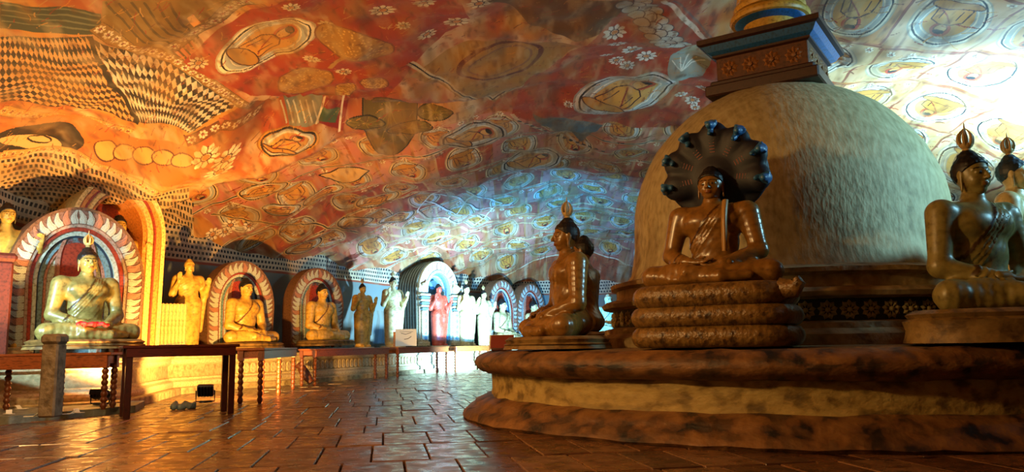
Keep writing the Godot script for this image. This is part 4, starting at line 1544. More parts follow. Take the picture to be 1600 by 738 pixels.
func build_statues():
	seated_mesh = seated_body(0.0125, 0.0056)
	standing_mesh = standing_body(0.0085, 0.0036)
	curls = hair_mesh(0.026)
	flame_top = finial_mesh()
	var ringed := "seated statues around the stupa"
	# around the stupa
	var sz := 1.48
	var st := statue("seated_statue", "ochre seated statue seen in profile left of the stupa, beside a small red sign", true, on_ring(-70, 3.40, 0.85 + 0.085 * sz), deg_to_rad(-78), sz, M.bronze, true, null, ringed)
	statue("seated_statue", "ochre seated statue with its back turned, directly behind the profile statue", true, on_ring(-122, 3.22, 0.85 + 0.085 * 1.56 + 0.08), deg_to_rad(-112), 1.56, M.bronze, false, null, ringed, true, 1.0, 0.08 / 1.56)
	statue("seated_statue", "seated statue with white striped robe fold and a flame finial, right of the dome", true, on_ring(9.2, 3.60, 0.85 + 0.085 * 1.56 + 0.14), deg_to_rad(17), 1.53, M.olive_gold, true, null, ringed, true, 1.0, 0.14 / 1.56)
	statue("seated_statue", "pale blue lit seated statue with tight hair curls, partly hidden behind the striped one", true, on_ring(30.5, 3.10, 0.85 + 0.085 * 1.38 + 0.46), deg_to_rad(48), 1.38, M.lit_pale_gold, true, M.blue_lit_hair, ringed, true, 1.0, 0.46 / 1.38)
	cobra_statue()
	# along the wall
	var wall := "statues along the cave wall"
	var T := deg_to_rad(50)
	statue("seated_statue", "large olive seated statue with red cloth in its lap under a grey flame arch", true, at_depth(133, 533, -13.2), T, 1.62, M.olive_gold, true, null, wall)
	halo_arch("grey and red flame edged halo arch behind the olive seated statue", at_depth(117, 552, -13.75), T, 2.32, 2.62, 36)
	statue("standing_statue", "tall golden statue whose head shows inside the orange niche", false, at_depth(176, 545, -15.6), T, 2.72, M.gold, false, null, wall)
	niche("tall glowing orange arched niche behind the grey flame arch", at_depth(175, 550, -15.2), T, 1.86, 3.52)
	statue("standing_statue", "golden statue whose head shows above the red pillar beside the grey flame arch", false, at_depth(-4, 545, -13.1), deg_to_rad(50), 2.5, M.gold, false, null, wall)
	statue("standing_statue", "tall golden standing statue without a finial beside the fluted screen", false, at_depth(291, 545, -18.3), T, 2.12, M.gold, false, M.gold, wall)
	statue("seated_statue", "golden seated statue under a flame arch next to the tall standing statue", true, at_depth(386, 537, -19.8), T + 0.2, 1.68, M.gold, false, null, wall)
	halo_arch("pink flame edged halo arch behind the golden seated statue near the standing one", at_depth(376, 545, -20.2), T, 1.92, 2.30, 32)
	statue("seated_statue", "golden seated statue under a flame arch between the standing statues and another seated one", true, at_depth(506, 533, -22.9), T + 0.2, 1.70, M.gold, false, null, wall)
	halo_arch("pink flame edged halo arch between two seated and standing statues", at_depth(496, 543, -23.35), T, 1.91, 2.40, 32)
	statue("standing_statue", "golden standing statue with raised hands next to the seated statue", false, at_depth(566, 543, -24.6), T, 2.02, M.gold, true, null, wall)
	statue("standing_statue", "golden standing statue behind the white board, beside the ribbed shrine", false, at_depth(614, 541, -26.5), T, 2.36, M.lit_pale_gold, true, null, wall)
	shrine(at_depth(686, 541, -30.2), T, 1.09)
	statue("standing_statue", "standing statue in a red robe inside the ribbed shrine", false, at_depth(686, 541, -29.95), T, 2.40, M.red_robe, false, null, wall)
	statue("standing_statue", "white lit standing statue right beside the ribbed shrine", false, at_depth(730, 541, -31.0), T, 2.46, M.lit_pale_gold, true, null, wall)
	statue("standing_statue", "slim pale standing statue between the white one and the blue arches", false, at_depth(757, 541, -32.0), T, 2.30, M.lit_pale_gold, true, null, wall)
	statue("seated_statue", "pale seated statue under the nearer of two blue flame arches at the far end", true, at_depth(789, 533, -33.4), T + 0.2, 1.82, M.lit_pale_gold, false, null, wall)
	halo_arch("blue grey flame arch at the far end beside the slim standing statue", at_depth(787, 540, -33.85), T, 2.12, 2.86, 28)
	statue("seated_statue", "pale seated statue under the farthest blue flame arch", true, at_depth(838, 533, -34.9), T + 0.2, 1.81, M.lit_pale_gold, false, null, wall)
	halo_arch("blue grey flame arch farthest along the wall, beside the profile statue", at_depth(832, 540, -35.35), T, 2.10, 2.82, 28)
	statue("seated_statue", "small pale blue seated figure showing between the profile statue and the stupa", true, at_depth(954, 520, -27.0), deg_to_rad(20), 1.35, M.lit_pale_gold, false, M.lit_pale_gold, "")
	var m := MB.new()
	m.box(Vector3(0, 0.5, 0), Vector3(1.9, 1.04, 1.2), 0.04)
	m.box(Vector3(0, 0.06, 0), Vector3(2.1, 0.16, 1.4), 0.03)
	var p := thing("stone_pedestal", "pale stone pedestal under the small blue figure behind the stupa", "pedestal", at_depth(954, 520, -27.0) * Vector3(1, 0, 1), deg_to_rad(20))
	part(p, "block", m.mesh(), M.plinth)
	p.scale.y = (at_depth(954, 520, -27.0).y - 0.085 * 1.35) / 1.02

func cobra_statue():
	var size := 1.24
	var t := statue("seated_statue", "golden seated statue on stacked serpent coils under a dark blue cobra hood", true, on_ring(-31.5, 3.38, 0.85 + 0.60), deg_to_rad(-30), size, M.bronze, false, null, "seated statues around the stupa", false, 1.1)
	for k in 3:
		var m := MB.new()
		var w: float = [0.70, 0.70, 0.66][k]
		m.tube(coil_path(w, 0.46, -0.50 + k * 0.195), [0.105 if k < 2 else 0.115], 14, false)
		m.box(Vector3(0, -0.50 + k * 0.195, 0), Vector3(1.3, 0.19, 0.86), 0.02)
		part(t, "coil", m.mesh(), M.coil)
	var e := MB.new()
	e.tube([Vector3(0.70, -0.08, 0.30), Vector3(0.82, -0.08, 0.33), Vector3(0.86, -0.03, 0.33), Vector3(0.84, 0.02, 0.33)], [0.11, 0.09, 0.06, 0.03], 10)
	part(t, "tail_end", e.mesh(), M.coil)
	# hood: overlapping flattened necks spread in a fan, with a head on each
	var L := []
	var c := Vector3(0, 0.94, -0.27) * size
	var heads := []
	for k in 7:
		var a := deg_to_rad((k - 3) * 34.0)
		var len: float = [0.42, 0.42, 0.40, 0.42, 0.40, 0.42, 0.42][k]
		var tip := c + Vector3(sin(a) * len * 1.02, cos(a) * len + 0.03, 0.12)
		L.append([c + Vector3(0, -0.02, 0.0), tip, 0.16, 0.15])
		heads.append([tip, a])
	L.append([c + Vector3(0, 0.02, 0), Vector3(0.54, 0.44, 0.12)])
	L.append([c + Vector3(0, -0.5, -0.08), c, 0.22, 0.3])
	var m := MB.new()
	m.xf = Transform3D(Basis.from_scale(Vector3(1, 1, 0.62)), Vector3(0, 0, c.z * 0.38))
	sculpt(m, L, 0.05, 0.022, c - Vector3(0.75, 0.85, 0.45), c + Vector3(0.75, 0.75, 0.42), 0)
	var hood := part(t, "cobra_hood", m.mesh(), M.hood)
	for q in heads:
		var tip: Vector3 = q[0]
		tip.z = tip.z * 0.62 + c.z * 0.38
		var up := Vector3(sin(q[1]), cos(q[1]), 0)
		var hl := [[tip + up * 0.05, tip + up * 0.10 + Vector3(0, 0, 0.03), 0.075, 0.06], [tip + up * 0.10 + Vector3(0, 0, 0.03), tip + up * 0.10 + Vector3(0, -0.02, 0.15), 0.06, 0.035], [tip + up * 0.04 + Vector3(0, 0, 0.04), tip + up * 0.02 + Vector3(0, -0.03, 0.14), 0.04, 0.025]]
		for s in [-1.0, 1.0]:
			hl.append([tip + up * 0.13 + Vector3(up.y * 0.05 * s, -up.x * 0.05 * s, 0.07), Vector3(0.02, 0.02, 0.02)])
		var hm := MB.new()
		sculpt(hm, hl, 0.02, 0.015, tip - Vector3(0.26, 0.26, 0.14), tip + Vector3(0.26, 0.26, 0.26), 0)
		part(hood, "cobra_head", hm.mesh(), M.cobra)
		var sm := MB.new()
		for j in 8:
			var f := 0.36 + j * 0.07
			var p := c.lerp(q[0], f)
			var pz := p.z * 0.62 + c.z * 0.38 + lerpf(0.16, 0.13, f) * 0.62
			sm.xf = Transform3D(Basis(Vector3.BACK, -q[1]), Vector3(p.x, p.y, pz + 0.002))
			sm.box(Vector3.ZERO, Vector3(0.06, 0.014, 0.02), 0.004)
		part(hood, "belly_scales", sm.mesh(), M.cobra_scale)
	var sb := MB.new()
	sb.tube([Vector3(0.13, 0.69, 0.02) * size, Vector3(0.135, 0.60, 0.085) * size, Vector3(0.13, 0.50, 0.098) * size, Vector3(0.125, 0.36, 0.095) * size, Vector3(0.12, 0.27, 0.088) * size], [0.032, 0.032, 0.03, 0.03, 0.028], 8, true, 0.5)
	part(t, "robe_sash", sb.mesh(), M.sash)

func arch_points(w: float, h: float, ys: float, inset: float, n := 28) -> Array:
	var r := []
	var a := w * 0.5 - inset
	var b := h - ys - inset
	for k in 5:
		r.append(Vector2(-a * (1.0 - 0.04 * (1.0 - k / 4.0)), ys * k / 4.0))
	for k in range(1, n):
		var t := PI - PI * k / n
		r.append(Vector2(a * cos(t), ys + b * sin(t)))
	for k in 5:
		r.append(Vector2(a * (1.0 - 0.04 * k / 4.0), ys * (1.0 - k / 4.0)))
	return r

func band(m: MB, w: float, h: float, ys: float, i0: float, i1: float, z0: float, z1: float):
	var A := arch_points(w, h, ys, i0)
	var B := arch_points(w, h, ys, i1)
	var mid := Vector2(0, ys * 0.8)
	for k in A.size() - 1:
		var a: Vector2 = A[k]
		var b: Vector2 = A[k + 1]
		var c: Vector2 = B[k + 1]
		var d: Vector2 = B[k]
		m.face([Vector3(a.x, a.y, z1), Vector3(b.x, b.y, z1), Vector3(c.x, c.y, z1), Vector3(d.x, d.y, z1)], Vector3.BACK)
		m.face([Vector3(a.x, a.y, z0), Vector3(b.x, b.y, z0), Vector3(b.x, b.y, z1), Vector3(a.x, a.y, z1)], Vector3((a - mid).x, (a - mid).y, 0))
		m.face([Vector3(d.x, d.y, z0), Vector3(c.x, c.y, z0), Vector3(c.x, c.y, z1), Vector3(d.x, d.y, z1)], -Vector3((d - mid).x, (d - mid).y, 0))

func plate(m: MB, w: float, h: float, ys: float, inset: float, z0: float, z1: float):
	var q := PackedVector2Array()
	for p in arch_points(w, h, ys, inset):
		q.append(p)
	m.prism(q, z0, z1)

func flame_mesh() -> ArrayMesh:                                   # a curled tongue, 1 long along y
	var m := MB.new()
	var q := PackedVector2Array()
	for p in [[-0.17, 0.0], [-0.24, 0.22], [-0.20, 0.5], [-0.02, 0.74], [0.20, 0.98], [0.27, 0.96], [0.17, 0.70], [0.13, 0.48], [0.20, 0.24], [0.17, 0.0]]:
		q.append(Vector2(p[0], p[1]))
	m.prism(q, -0.05, 0.16, 0.0)
	var r := PackedVector2Array()
	for p in [[-0.11, 0.06], [-0.15, 0.25], [-0.11, 0.48], [0.04, 0.68], [0.03, 0.48], [0.06, 0.26], [0.07, 0.06]]:
		r.append(Vector2(p[0], p[1]))
	m.prism(r, 0.15, 0.24, 0.0)
	return m.mesh()

var tongue: ArrayMesh
func flames(t: Node3D, w: float, h: float, ys: float, inset: float, size: float, z: float, count: int, wide := 0.5):
	if tongue == null:
		tongue = flame_mesh()
	var P := arch_points(w, h, ys, inset, 60)
	var total := 0.0
	for k in P.size() - 1:
		total += P[k].distance_to(P[k + 1])
	for i in count:
		var want := total * (i + 0.5) / count
		var k := 0
		while k < P.size() - 2 and want > P[k].distance_to(P[k + 1]):
			want -= P[k].distance_to(P[k + 1])
			k += 1
		var d: Vector2 = (P[k + 1] - P[k]).normalized()
		var p: Vector2 = P[k] + d * want
		var out := Vector2(-d.y, d.x)
		var s := 1.0 if i < count / 2 else -1.0
		var o := part(t, "flame", tongue, M.flame_pale if i % 4 else M.flame_red)
		o.transform = Transform3D(Basis(Vector3(d.x, d.y, 0) * size * wide * s, Vector3(out.x, out.y, 0) * size, Vector3(0, 0, size * 0.4)), Vector3(p.x, p.y, z))

func halo_arch(label: String, at: Vector3, turn: float, w: float, h: float, count: int) -> Node3D:
	var t := thing("halo_arch", label, "arch", at, turn, "flame arches behind the seated statues")
	var ys := h * 0.48
	var m := MB.new()
	band(m, w, h, ys, 0.0, 0.05, -0.45, 0.0)
	plate(m, w, h, ys, 0.01, -0.45, -0.36)
	part(t, "arch_body", m.mesh(), M.arch_side)
	m = MB.new()
	band(m, w, h, ys, 0.04, 0.31, -0.3, -0.02)
	part(t, "flame_band", m.mesh(), M.flame_ground)
	flames(t, w, h, ys, 0.295, 0.265, -0.02, int(count * 1.25), 1.1)
	var depth := -0.03
	for q in [["pink_band", 0.30, 0.35, M.pink], ["red_band", 0.35, 0.42, M.arch_red], ["pale_band", 0.42, 0.50, M.arch_pale], ["dark_line", 0.50, 0.53, M.arch_dark], ["blue_band", 0.53, 0.62, M.arch_blue], ["pink_inner_band", 0.62, 0.68, M.flame_red], ["pale_inner_band", 0.68, 0.80, M.arch_pale]]:
		m = MB.new()
		band(m, w, h, ys, q[1] * w / 2.3, q[2] * w / 2.3 + 0.005, -0.36, depth)
		part(t, q[0], m.mesh(), q[3])
		depth -= 0.035
	m = MB.new()
	plate(m, w, h, ys, 0.79 * w / 2.3, -0.36, depth)
	part(t, "back_panel", m.mesh(), M.arch_blue)
	# red halo behind the head
	m = MB.new()
	var hw := w * 0.29
	m.xf = Transform3D(Basis.IDENTITY, Vector3(0, h * 0.40, 0))
	band(m, hw, h * 0.46, h * 0.2, 0.0, 0.05, -0.3, -0.14)
	part(t, "head_halo_rim", m.mesh(), M.flame_red)
	m = MB.new()
	m.xf = Transform3D(Basis.IDENTITY, Vector3(0, h * 0.40, 0))
	plate(m, hw, h * 0.46, h * 0.2, 0.045, -0.3, -0.17)
	part(t, "head_halo", m.mesh(), M.arch_red)
	return t

func niche(label: String, at: Vector3, turn: float, w: float, h: float):
	var t := thing("niche_arch", label, "arch", at, turn)
	var ys := h * 0.66
	for q in [["outer_moulding", 0.0, 0.08, 0.05, M.niche_edge], ["outer_band", 0.08, 0.18, 0.0, M.niche], ["red_line", 0.18, 0.215, 0.02, M.arch_red], ["inner_band", 0.215, 0.33, -0.04, M.niche_edge], ["niche_lip", 0.33, 0.40, -0.10, M.niche]]:
		var m := MB.new()
		band(m, w, h, ys, q[1], q[2], -0.9, q[3])
		part(t, q[0], m.mesh(), q[4])
	var m := MB.new()
	plate(m, w, h, ys, 0.05, -0.95, -0.88)
	part(t, "niche_back", m.mesh(), M.arch_red)

func shrine(at: Vector3, turn: float, size: float):
	var t := thing("ribbed_shrine", "white arched shrine with a ribbed grey vault around the red robed statue", "shrine", at, turn)
	t.scale = Vector3(size, size, size * 0.68)
	var w := 1.92
	var h := 3.02
	var ys := 1.95
	var m := MB.new()
	band(m, w, h, ys, 0.0, 0.14, -1.9, -0.1)
	plate(m, w, h, ys, 0.02, -1.95, -1.85)
	part(t, "vault", m.mesh(), M.vault)
	for k in 9:
		m = MB.new()
		band(m, w + 0.10, h + 0.05, ys, 0.0, 0.06, -1.86 + k * 0.2, -1.75 + k * 0.2)
		part(t, "rib", m.mesh(), M.vault)
	m = MB.new()
	band(m, w + 0.04, h + 0.02, ys, 0.0, 0.30, -0.16, 0.02)
	part(t, "front_band", m.mesh(), M.cream)
	flames(t, w, h, ys, 0.28, 0.25, 0.03, 34, 0.9)
	m = MB.new()
	band(m, w, h, ys, 0.30, 0.40, -0.3, 0.05)
	part(t, "bead_band", m.mesh(), M.arch_pale)
	for k in 3:
		m = MB.new()
		band(m, w, h, ys, 0.40 + k * 0.08, 0.47 + k * 0.08, -0.9, -0.12 - k * 0.16)
		part(t, "inner_rib", m.mesh(), M.arch_blue if k != 1 else M.arch_pale)
	m = MB.new()
	plate(m, w, h, ys, 0.4, -1.0, -0.9)
	part(t, "shrine_back", m.mesh(), M.arch_blue)
	for s in [-1.0, 1.0]:
		m = MB.new()
		m.box(Vector3(s * (w * 0.5 - 0.18), 0.62, 0.10), Vector3(0.30, 1.24, 0.22), 0.03)
		m.box(Vector3(s * (w * 0.5 - 0.18), 0.08, 0.12), Vector3(0.38, 0.16, 0.30), 0.03)
		var p := part(t, "pilaster", m.mesh(), M.cream)
		for k in 6:
			m = MB.new()
			m.box(Vector3(s * (w * 0.5 - 0.18), 1.30 + k * 0.10, 0.11), Vector3(0.34 + 0.05 * (k % 2) + 0.02 * k, 0.075, 0.26), 0.02)
			part(p, "capital_moulding", m.mesh(), M.cream if k % 2 else M.arch_blue)
		var rm := rosette_mesh(8, 0.085, 0.025)
		for k in 5:
			var r := part(p, "rosette", rm, M.arch_blue)
			r.position = Vector3(s * (w * 0.5 - 0.18), 0.28 + k * 0.2, 0.212)
		m = MB.new()                                             # curled beast head on the capital
		sculpt(m, [[Vector3(0, 0, 0), Vector3(0.17, 0.17, 0.14)], [Vector3(s * 0.06, 0.0, 0.06), Vector3(s * 0.26, -0.05, 0.08), 0.10, 0.06], [Vector3(s * 0.22, -0.04, 0.08), Vector3(s * 0.26, 0.12, 0.08), 0.05, 0.03], [Vector3(-s * 0.06, 0.12, 0.02), Vector3(-s * 0.12, 0.24, 0), 0.06, 0.03]], 0.04, 0.025, Vector3(-0.4, -0.3, -0.25), Vector3(0.4, 0.35, 0.25), 0)
		var b := part(p, "beast_head", m.mesh(), M.cream)
		b.position = Vector3(s * (w * 0.5 - 0.16), 2.06, 0.12)

# ------------------------------------------------------------------ plinths, tables and small things
func sweep(m: MB, path: Array, prof: Array):                      # prof: Vector2(out, y), the open side is on the right of the path
	var nrm := []
	for k in path.size():
		var a: Vector2 = path[maxi(k - 1, 0)]
		var b: Vector2 = path[mini(k + 1, path.size() - 1)]
		var d := (b - a).normalized()
		nrm.append(Vector2(-d.y, d.x))
	for k in path.size() - 1:
		for j in prof.size() - 1:
			var q := []
			for e in [[k, j], [k + 1, j], [k + 1, j + 1], [k, j + 1]]:
				var p: Vector2 = path[e[0]] + nrm[e[0]] * prof[e[1]].x
				q.append(Vector3(p.x, prof[e[1]].y, p.y))
			var d: Vector2 = prof[j + 1] - prof[j]
			var n2: Vector2 = nrm[k]
			m.face(q, Vector3(n2.x * d.y, -d.x, n2.y * d.y))

func build_plinths():
	var path := []
	for p in [[-9.6, -10.6], [-7.9, -11.35], [-6.25, -12.45], [-6.5, -14.2], [-7.0, -16.4], [-6.5, -18.2], [-5.75, -19.5], [-4.35, -23.4], [-3.3, -26.4], [-1.9, -29.2], [-0.5, -31.4], [1.4, -33.6], [4.2, -35.6]]:
		path.append(Vector2(p[0], p[1]))
	var t := thing("statue_plinth", "long cream stepped plinth running under the statues along the wall", "plinth", Vector3.ZERO)
	var parts := [["lower_step", [Vector2(0.0, -0.02), Vector2(0.0, 0.12), Vector2(-0.03, 0.14), Vector2(-0.2, 0.14)], M.plinth],
		["lower_moulding", [Vector2(-0.18, 0.13), Vector2(-0.16, 0.2), Vector2(-0.18, 0.25), Vector2(-0.26, 0.29), Vector2(-0.26, 0.33)], M.cream],
		["panel_course", [Vector2(-0.26, 0.32), Vector2(-0.30, 0.35), Vector2(-0.30, 0.60)], M.plinth],
		["upper_moulding", [Vector2(-0.30, 0.59), Vector2(-0.24, 0.63), Vector2(-0.22, 0.69), Vector2(-0.24, 0.72), Vector2(-0.18, 0.75), Vector2(-0.17, 0.80), Vector2(-0.20, 0.81)], M.cream],
		["plinth_top", [Vector2(-0.18, 0.80), Vector2(-0.3, 0.81), Vector2(-2.7, 0.82)], M.plinth]]
	for q in parts:
		var m := MB.new()
		sweep(m, path, q[1])
		part(t, q[0], m.mesh(), q[2])
	var pm := MB.new()
	var ov := PackedVector2Array()
	for k in 12:
		var a := TAU * k / 12
		ov.append(Vector2(cos(a) * 0.085, 0.12 + sin(a) * 0.12))
	pm.prism(ov, -0.02, 0.035)
	var petal := pm.mesh()
	for k in range(5, path.size() - 2):
		var a: Vector2 = path[k]
		var b: Vector2 = path[k + 1]
		var c := int(a.distance_to(b) / 0.21)
		var d := (b - a).normalized()
		var n := Vector2(-d.y, d.x)
		for j in c:
			var p := a.lerp(b, (j + 0.5) / c) - n * 0.30
			var o := part(t, "lotus_petal", petal, M.cream)
			o.transform = Transform3D(Basis(Vector3(-d.x, 0, -d.y), Vector3.UP, Vector3(n.x, 0, n.y)), Vector3(p.x, 0.345, p.y))
	# low grey step in front of the near left statue
	var s := thing("stone_step", "low grey stone step under the table and post before the olive statue", "step")
	var m := MB.new()
	var poly_ := PackedVector2Array([Vector2(-9.6, 8.0), Vector2(-6.75, 9.9), Vector2(-5.72, 11.8), Vector2(-6.1, 12.9), Vector2(-9.6, 12.2)])
	m.xf = Transform3D(Basis(Vector3.RIGHT, -PI / 2), Vector3.ZERO)
	m.prism(poly_, -0.02, 0.10)
	part(s, "step_slab", m.mesh(), M.kerb)
	# grey post
	var post_at := on_floor(78, 652, 0.10)
	var p := thing("stone_post", "short grey square post standing before the olive seated statue", "post", post_at)
	m = MB.new()
	m.box(Vector3(0, 0.46, 0), Vector3(0.21, 0.92, 0.21), 0.02)
	part(p, "shaft", m.mesh(), M.post)
	m = MB.new()
	m.box(Vector3(0, 0.98, 0), Vector3(0.25, 0.13, 0.25), 0.035)
	part(p, "cap", m.mesh(), M.post)
	# red pillar at the left of the grey arch
	var rp := thing("red_pillar", "red brown painted pillar left of the grey flame arch", "pillar", at_depth(-18, 552, -12.25) * Vector3(1, 0, 1) + Vector3(0, 0.815, 0), deg_to_rad(50))
	m = MB.new()
	m.box(Vector3(0, 0.78, 0), Vector3(0.42, 1.56, 0.42), 0.04)
	part(rp, "shaft", m.mesh(), M.red_pillar)
	m = MB.new()
	m.box(Vector3(0, 1.62, 0), Vector3(0.50, 0.14, 0.50), 0.05)
	part(rp, "cap", m.mesh(), M.red_pillar)
	# fluted screen
	var f := thing("fluted_screen", "cream fluted screen between the orange niche and the tall standing statue", "screen", at_depth(252, 545, -17.3), deg_to_rad(30))
	m = MB.new()
	m.box(Vector3(0, 0.5, -0.08), Vector3(1.0, 1.0, 0.08), 0.01)
	part(f, "panel", m.mesh(), M.cream)
	m = MB.new()
	m.lathe([Vector2(0.034, 0.0), Vector2(0.038, 0.5), Vector2(0.03, 1.0), Vector2(0.0, 1.02)], 10)
	var fl := m.mesh()
	for k in 13:
		part(f, "flute", fl, M.niche_edge).position = Vector3(-0.46 + k * 0.0767, 0.0, -0.03)

func leg_mesh(h: float, turned: bool) -> ArrayMesh:
	var m := MB.new()
	if not turned:
		m.box(Vector3(0, h * 0.5, 0), Vector3(0.085, h, 0.085), 0.008)
		return m.mesh()
	m.box(Vector3(0, h - 0.09, 0), Vector3(0.088, 0.18, 0.088), 0.008)
	var p := [Vector2(0.0, 0.0), Vector2(0.03, 0.0)]
	for k in 7:
		var y := 0.02 + (h - 0.2) * k / 7.0
		var s := (h - 0.2) / 7.0
		p.append_array([Vector2(0.032, y), Vector2(0.047, y + s * 0.3), Vector2(0.047, y + s * 0.62), Vector2(0.03, y + s * 0.95)])
	p.append(Vector2(0.044, h - 0.18))
	m.lathe(p, 14)
	return m.mesh()

func table(label: String, a: Vector2, b: Vector2, width: float, height: float, pairs: int, dark: bool, turned: bool, foot := 0.0, rail := 0.12):
	var d := b - a
	var mid := (a + b) * 0.5
	var t := thing("offering_table", label, "table", Vector3(mid.x, foot, mid.y), atan2(-d.y, d.x), "offering tables before the statues")
	var L := d.length()
	var m := MB.new()
	m.box(Vector3(0, height - 0.02, 0), Vector3(L, 0.04, width), 0.008)
	part(t, "table_top", m.mesh(), M.wood_dark if dark else M.wood)
	for s in [-1.0, 1.0]:
		m = MB.new()
		m.box(Vector3(0, height - 0.04 - rail * 0.5, s * (width * 0.5 - 0.025)), Vector3(L - 0.1, rail, 0.03), 0.005)
		part(t, "side_rail", m.mesh(), M.wood_dark if dark else M.wood)
		m = MB.new()
		m.box(Vector3(s * (L * 0.5 - 0.09), height - 0.10, 0), Vector3(0.03, 0.12, width - 0.14), 0.005)
		part(t, "end_rail", m.mesh(), M.wood_dark if dark else M.wood)
	var lm := leg_mesh(height - 0.04, turned)
	for k in pairs:
		for s in [-1.0, 1.0]:
			part(t, "leg", lm, M.wood_leg_dark if dark else M.wood_leg).position = Vector3(lerpf(-L * 0.5 + 0.09, L * 0.5 - 0.09, float(k) / (pairs - 1)), 0, s * (width * 0.5 - 0.07))

func build_tables():
	table("orange wooden offering table on the grey step before the olive statue", Vector2(-8.1, -11.0), Vector2(-5.75, -11.25), 0.46, 0.80, 4, false, true, 0.10, 0.18)
	table("dark red wooden table with square legs overlapping the orange table", Vector2(-5.45, -10.75), Vector2(-4.15, -11.55), 0.62, 0.985, 2, true, false)
	table("long wooden table with turned legs just behind the dark red table", Vector2(-4.45, -13.1), Vector2(-5.15, -17.6), 0.46, 0.93, 3, false, true, 0.0, 0.15)
	table("wooden table with turned legs before the golden seated statues and lotus petals", Vector2(-5.05, -18.9), Vector2(-3.85, -22.7), 0.5, 0.90, 2, false, true, 0.0, 0.15)
	table("wooden table with turned legs carrying the white board", Vector2(-3.68, -23.2), Vector2(-2.45, -26.7), 0.5, 0.90, 2, false, true, 0.0, 0.15)
	table("wooden table farthest from the stupa platform rim, before the white lit statues", Vector2(-2.25, -27.2), Vector2(-1.1, -29.7), 0.5, 0.90, 2, false, true, 0.0, 0.15)

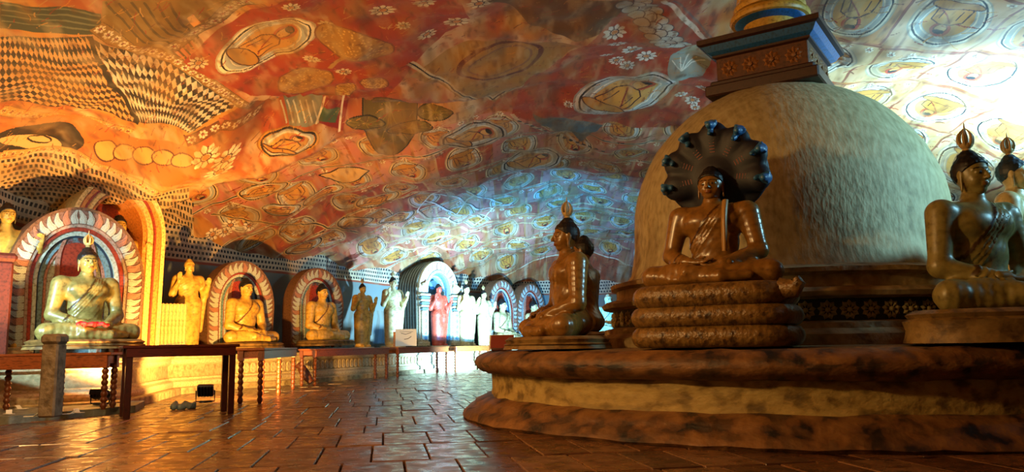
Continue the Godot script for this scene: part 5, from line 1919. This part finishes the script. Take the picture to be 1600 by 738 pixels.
func build_small_things():
	# white board on its wedge stand
	var p := at_depth(632, 543, -24.3)
	var t := thing("white_board", "white notice board on a wooden wedge standing on a table", "board", Vector3(p.x, 0.90, p.z), deg_to_rad(8))
	var m := MB.new()
	m.xf = Transform3D(Basis(Vector3.RIGHT, -0.18), Vector3(0.05, 0.02, 0.1))
	m.box(Vector3(0, 0.28, 0), Vector3(0.66, 0.54, 0.03), 0.006)
	part(t, "board", m.mesh(), M.paper)
	m = MB.new()
	m.xf = Transform3D(Basis(Vector3.RIGHT, -0.18), Vector3(0.05, 0.02, 0.1))
	m.tube([Vector3(-0.16, 0.42, 0.018), Vector3(-0.02, 0.38, 0.018), Vector3(0.16, 0.43, 0.018)], [0.008], 6)
	m.tube([Vector3(-0.06, 0.22, 0.018), Vector3(0.06, 0.24, 0.018), Vector3(0.16, 0.31, 0.018)], [0.01], 6)
	m.tube([Vector3(-0.2, 0.46, 0.018), Vector3(0.22, 0.46, 0.018)], [0.005], 6)
	part(t, "ink_marks", m.mesh(), M.ink)
	m = MB.new()
	m.xf = Transform3D(Basis(Vector3.UP, -PI / 2), Vector3(-0.30, 0, 0))
	m.prism(PackedVector2Array([Vector2(-0.25, 0.0), Vector2(0.1, 0.0), Vector2(0.02, 0.48)]), -0.02, 0.05)
	part(t, "wedge_stand", m.mesh(), M.niche)
	# small red sign on the platform rim
	var q := at_depth(783, 546, -10.35)
	t = thing("small_sign", "small tilted red sign with a white edge on the platform rim", "sign", Vector3(q.x, 0.835, q.z), deg_to_rad(-6))
	m = MB.new()
	m.xf = Transform3D(Basis(Vector3.RIGHT, -0.5), Vector3(0, 0.02, 0))
	m.box(Vector3(0, 0.105, -0.008), Vector3(0.33, 0.22, 0.012), 0.003)
	part(t, "white_backing", m.mesh(), M.paper)
	m = MB.new()
	m.xf = Transform3D(Basis(Vector3.RIGHT, -0.5), Vector3(0, 0.02, 0))
	m.box(Vector3(0.004, 0.105, 0.004), Vector3(0.30, 0.195, 0.012), 0.003)
	part(t, "red_panel", m.mesh(), M.sign_red)
	m = MB.new()
	m.box(Vector3(0, 0.06, -0.12), Vector3(0.2, 0.12, 0.02), 0.004)
	m.box(Vector3(0, 0.01, -0.05), Vector3(0.26, 0.03, 0.16), 0.004)
	part(t, "prop", m.mesh(), M.wood_dark)
	# paper on the dark table
	t = thing("paper_sheet", "white folded paper lying on the dark red table", "paper", Vector3(-4.9, 0.986, -11.15), 0.4)
	m = MB.new()
	m.box(Vector3(0, 0.006, 0), Vector3(0.34, 0.008, 0.2), 0.002)
	m.xf = Transform3D(Basis(Vector3.BACK, 0.10), Vector3(0, 0.012, 0))
	m.box(Vector3(0.05, 0.012, 0.01), Vector3(0.26, 0.006, 0.18), 0.002)
	part(t, "sheet", m.mesh(), M.paper)
	# red cloth in the lap of the near left statue
	var lap := at_depth(143, 509, -12.72)
	t = thing("red_cloth", "crumpled red cloth in the lap of the olive statue", "cloth", lap, deg_to_rad(50))
	m = MB.new()
	var L := []
	for k in 9:
		L.append([Vector3(-0.22 + k * 0.055, 0.02 + 0.018 * sin(k * 2.1), 0.03 * cos(k * 1.7)), Vector3(-0.17 + k * 0.055, 0.03 + 0.02 * cos(k * 1.3), 0.05 * sin(k * 2.3)), 0.032, 0.026])
	sculpt(m, L, 0.02, 0.013, Vector3(-0.36, -0.06, -0.16), Vector3(0.42, 0.14, 0.16), 0)
	part(t, "folds", m.mesh(), M.cloth_red)
	# plastic bag on the floor
	t = thing("plastic_bag", "crumpled grey plastic bag on the floor under the dark red table", "bag", on_floor(285, 640), 0.6)
	m = MB.new()
	L = []
	for k in 7:
		L.append([Vector3(-0.14 + k * 0.05, 0.05 + 0.02 * sin(k * 2.0), 0.05 * cos(k * 2.6)), Vector3(-0.10 + k * 0.045, 0.07 + 0.04 * cos(k * 1.9), -0.05 * sin(k)), 0.055, 0.03])
	sculpt(m, L, 0.02, 0.014, Vector3(-0.3, -0.03, -0.2), Vector3(0.36, 0.22, 0.2), 0)
	part(t, "bag_film", m.mesh(), M.bag)
	# tilted clay jar under the table before the seated statues
	var j := on_floor(480, 602)
	t = thing("clay_jar", "brown clay jar tilted against the plinth beneath a table", "jar", Vector3(j.x, 0.12, j.z), 0.0)
	m = MB.new()
	m.xf = Transform3D(Basis(Vector3.BACK, 0.6), Vector3(0, 0.08, 0))
	m.lathe([Vector2(0, -0.18), Vector2(0.07, -0.17), Vector2(0.10, -0.04), Vector2(0.12, 0.10), Vector2(0.11, 0.24), Vector2(0.09, 0.31), Vector2(0.15, 0.40), Vector2(0.13, 0.40), Vector2(0.07, 0.31), Vector2(0.0, 0.25)], 24)
	part(t, "jar_body", m.mesh(), M.clay)
	# paper scraps and leaves on the grey step
	m = MB.new()
	m.xf = Transform3D(Basis(Vector3.UP, 0.4), Vector3.ZERO)
	m.box(Vector3(0, 0.008, 0), Vector3(0.16, 0.006, 0.08), 0.002)
	m.xf = Transform3D(Basis(Vector3.BACK, 0.6), Vector3(0.06, 0.01, 0))
	m.box(Vector3(0.02, 0.01, 0), Vector3(0.09, 0.006, 0.07), 0.002)
	var scrap := m.mesh()
	for s in [[34, 640], [48, 652], [104, 648], [122, 646], [14, 648]]:
		var o := thing("paper_scrap", "white paper scrap lying on the grey stone step", "paper", on_floor(s[0], s[1], 0.101), rng.randf() * 3.0, "paper scraps on the grey step")
		part(o, "scrap", scrap, M.paper)
	var fm := rosette_mesh(7, 0.06, 0.03)
	for s in [[96, 541, 0], [150, 541, 1], [160, 540, 1], [170, 540, 1], [118, 541, 0]]:
		var pt := at_depth(s[0], s[1], -12.35)
		var o := thing("offering_flower", "small pink offering blossom on the plinth before the olive statue" if s[2] else "small white offering blossom on the plinth before the olive statue", "flower", Vector3(pt.x, 0.825, pt.z), 0, "offering blossoms")
		var f := part(o, "blossom", fm, M.cloth_red if s[2] else M.paper)
		f.rotation.x = -PI / 2
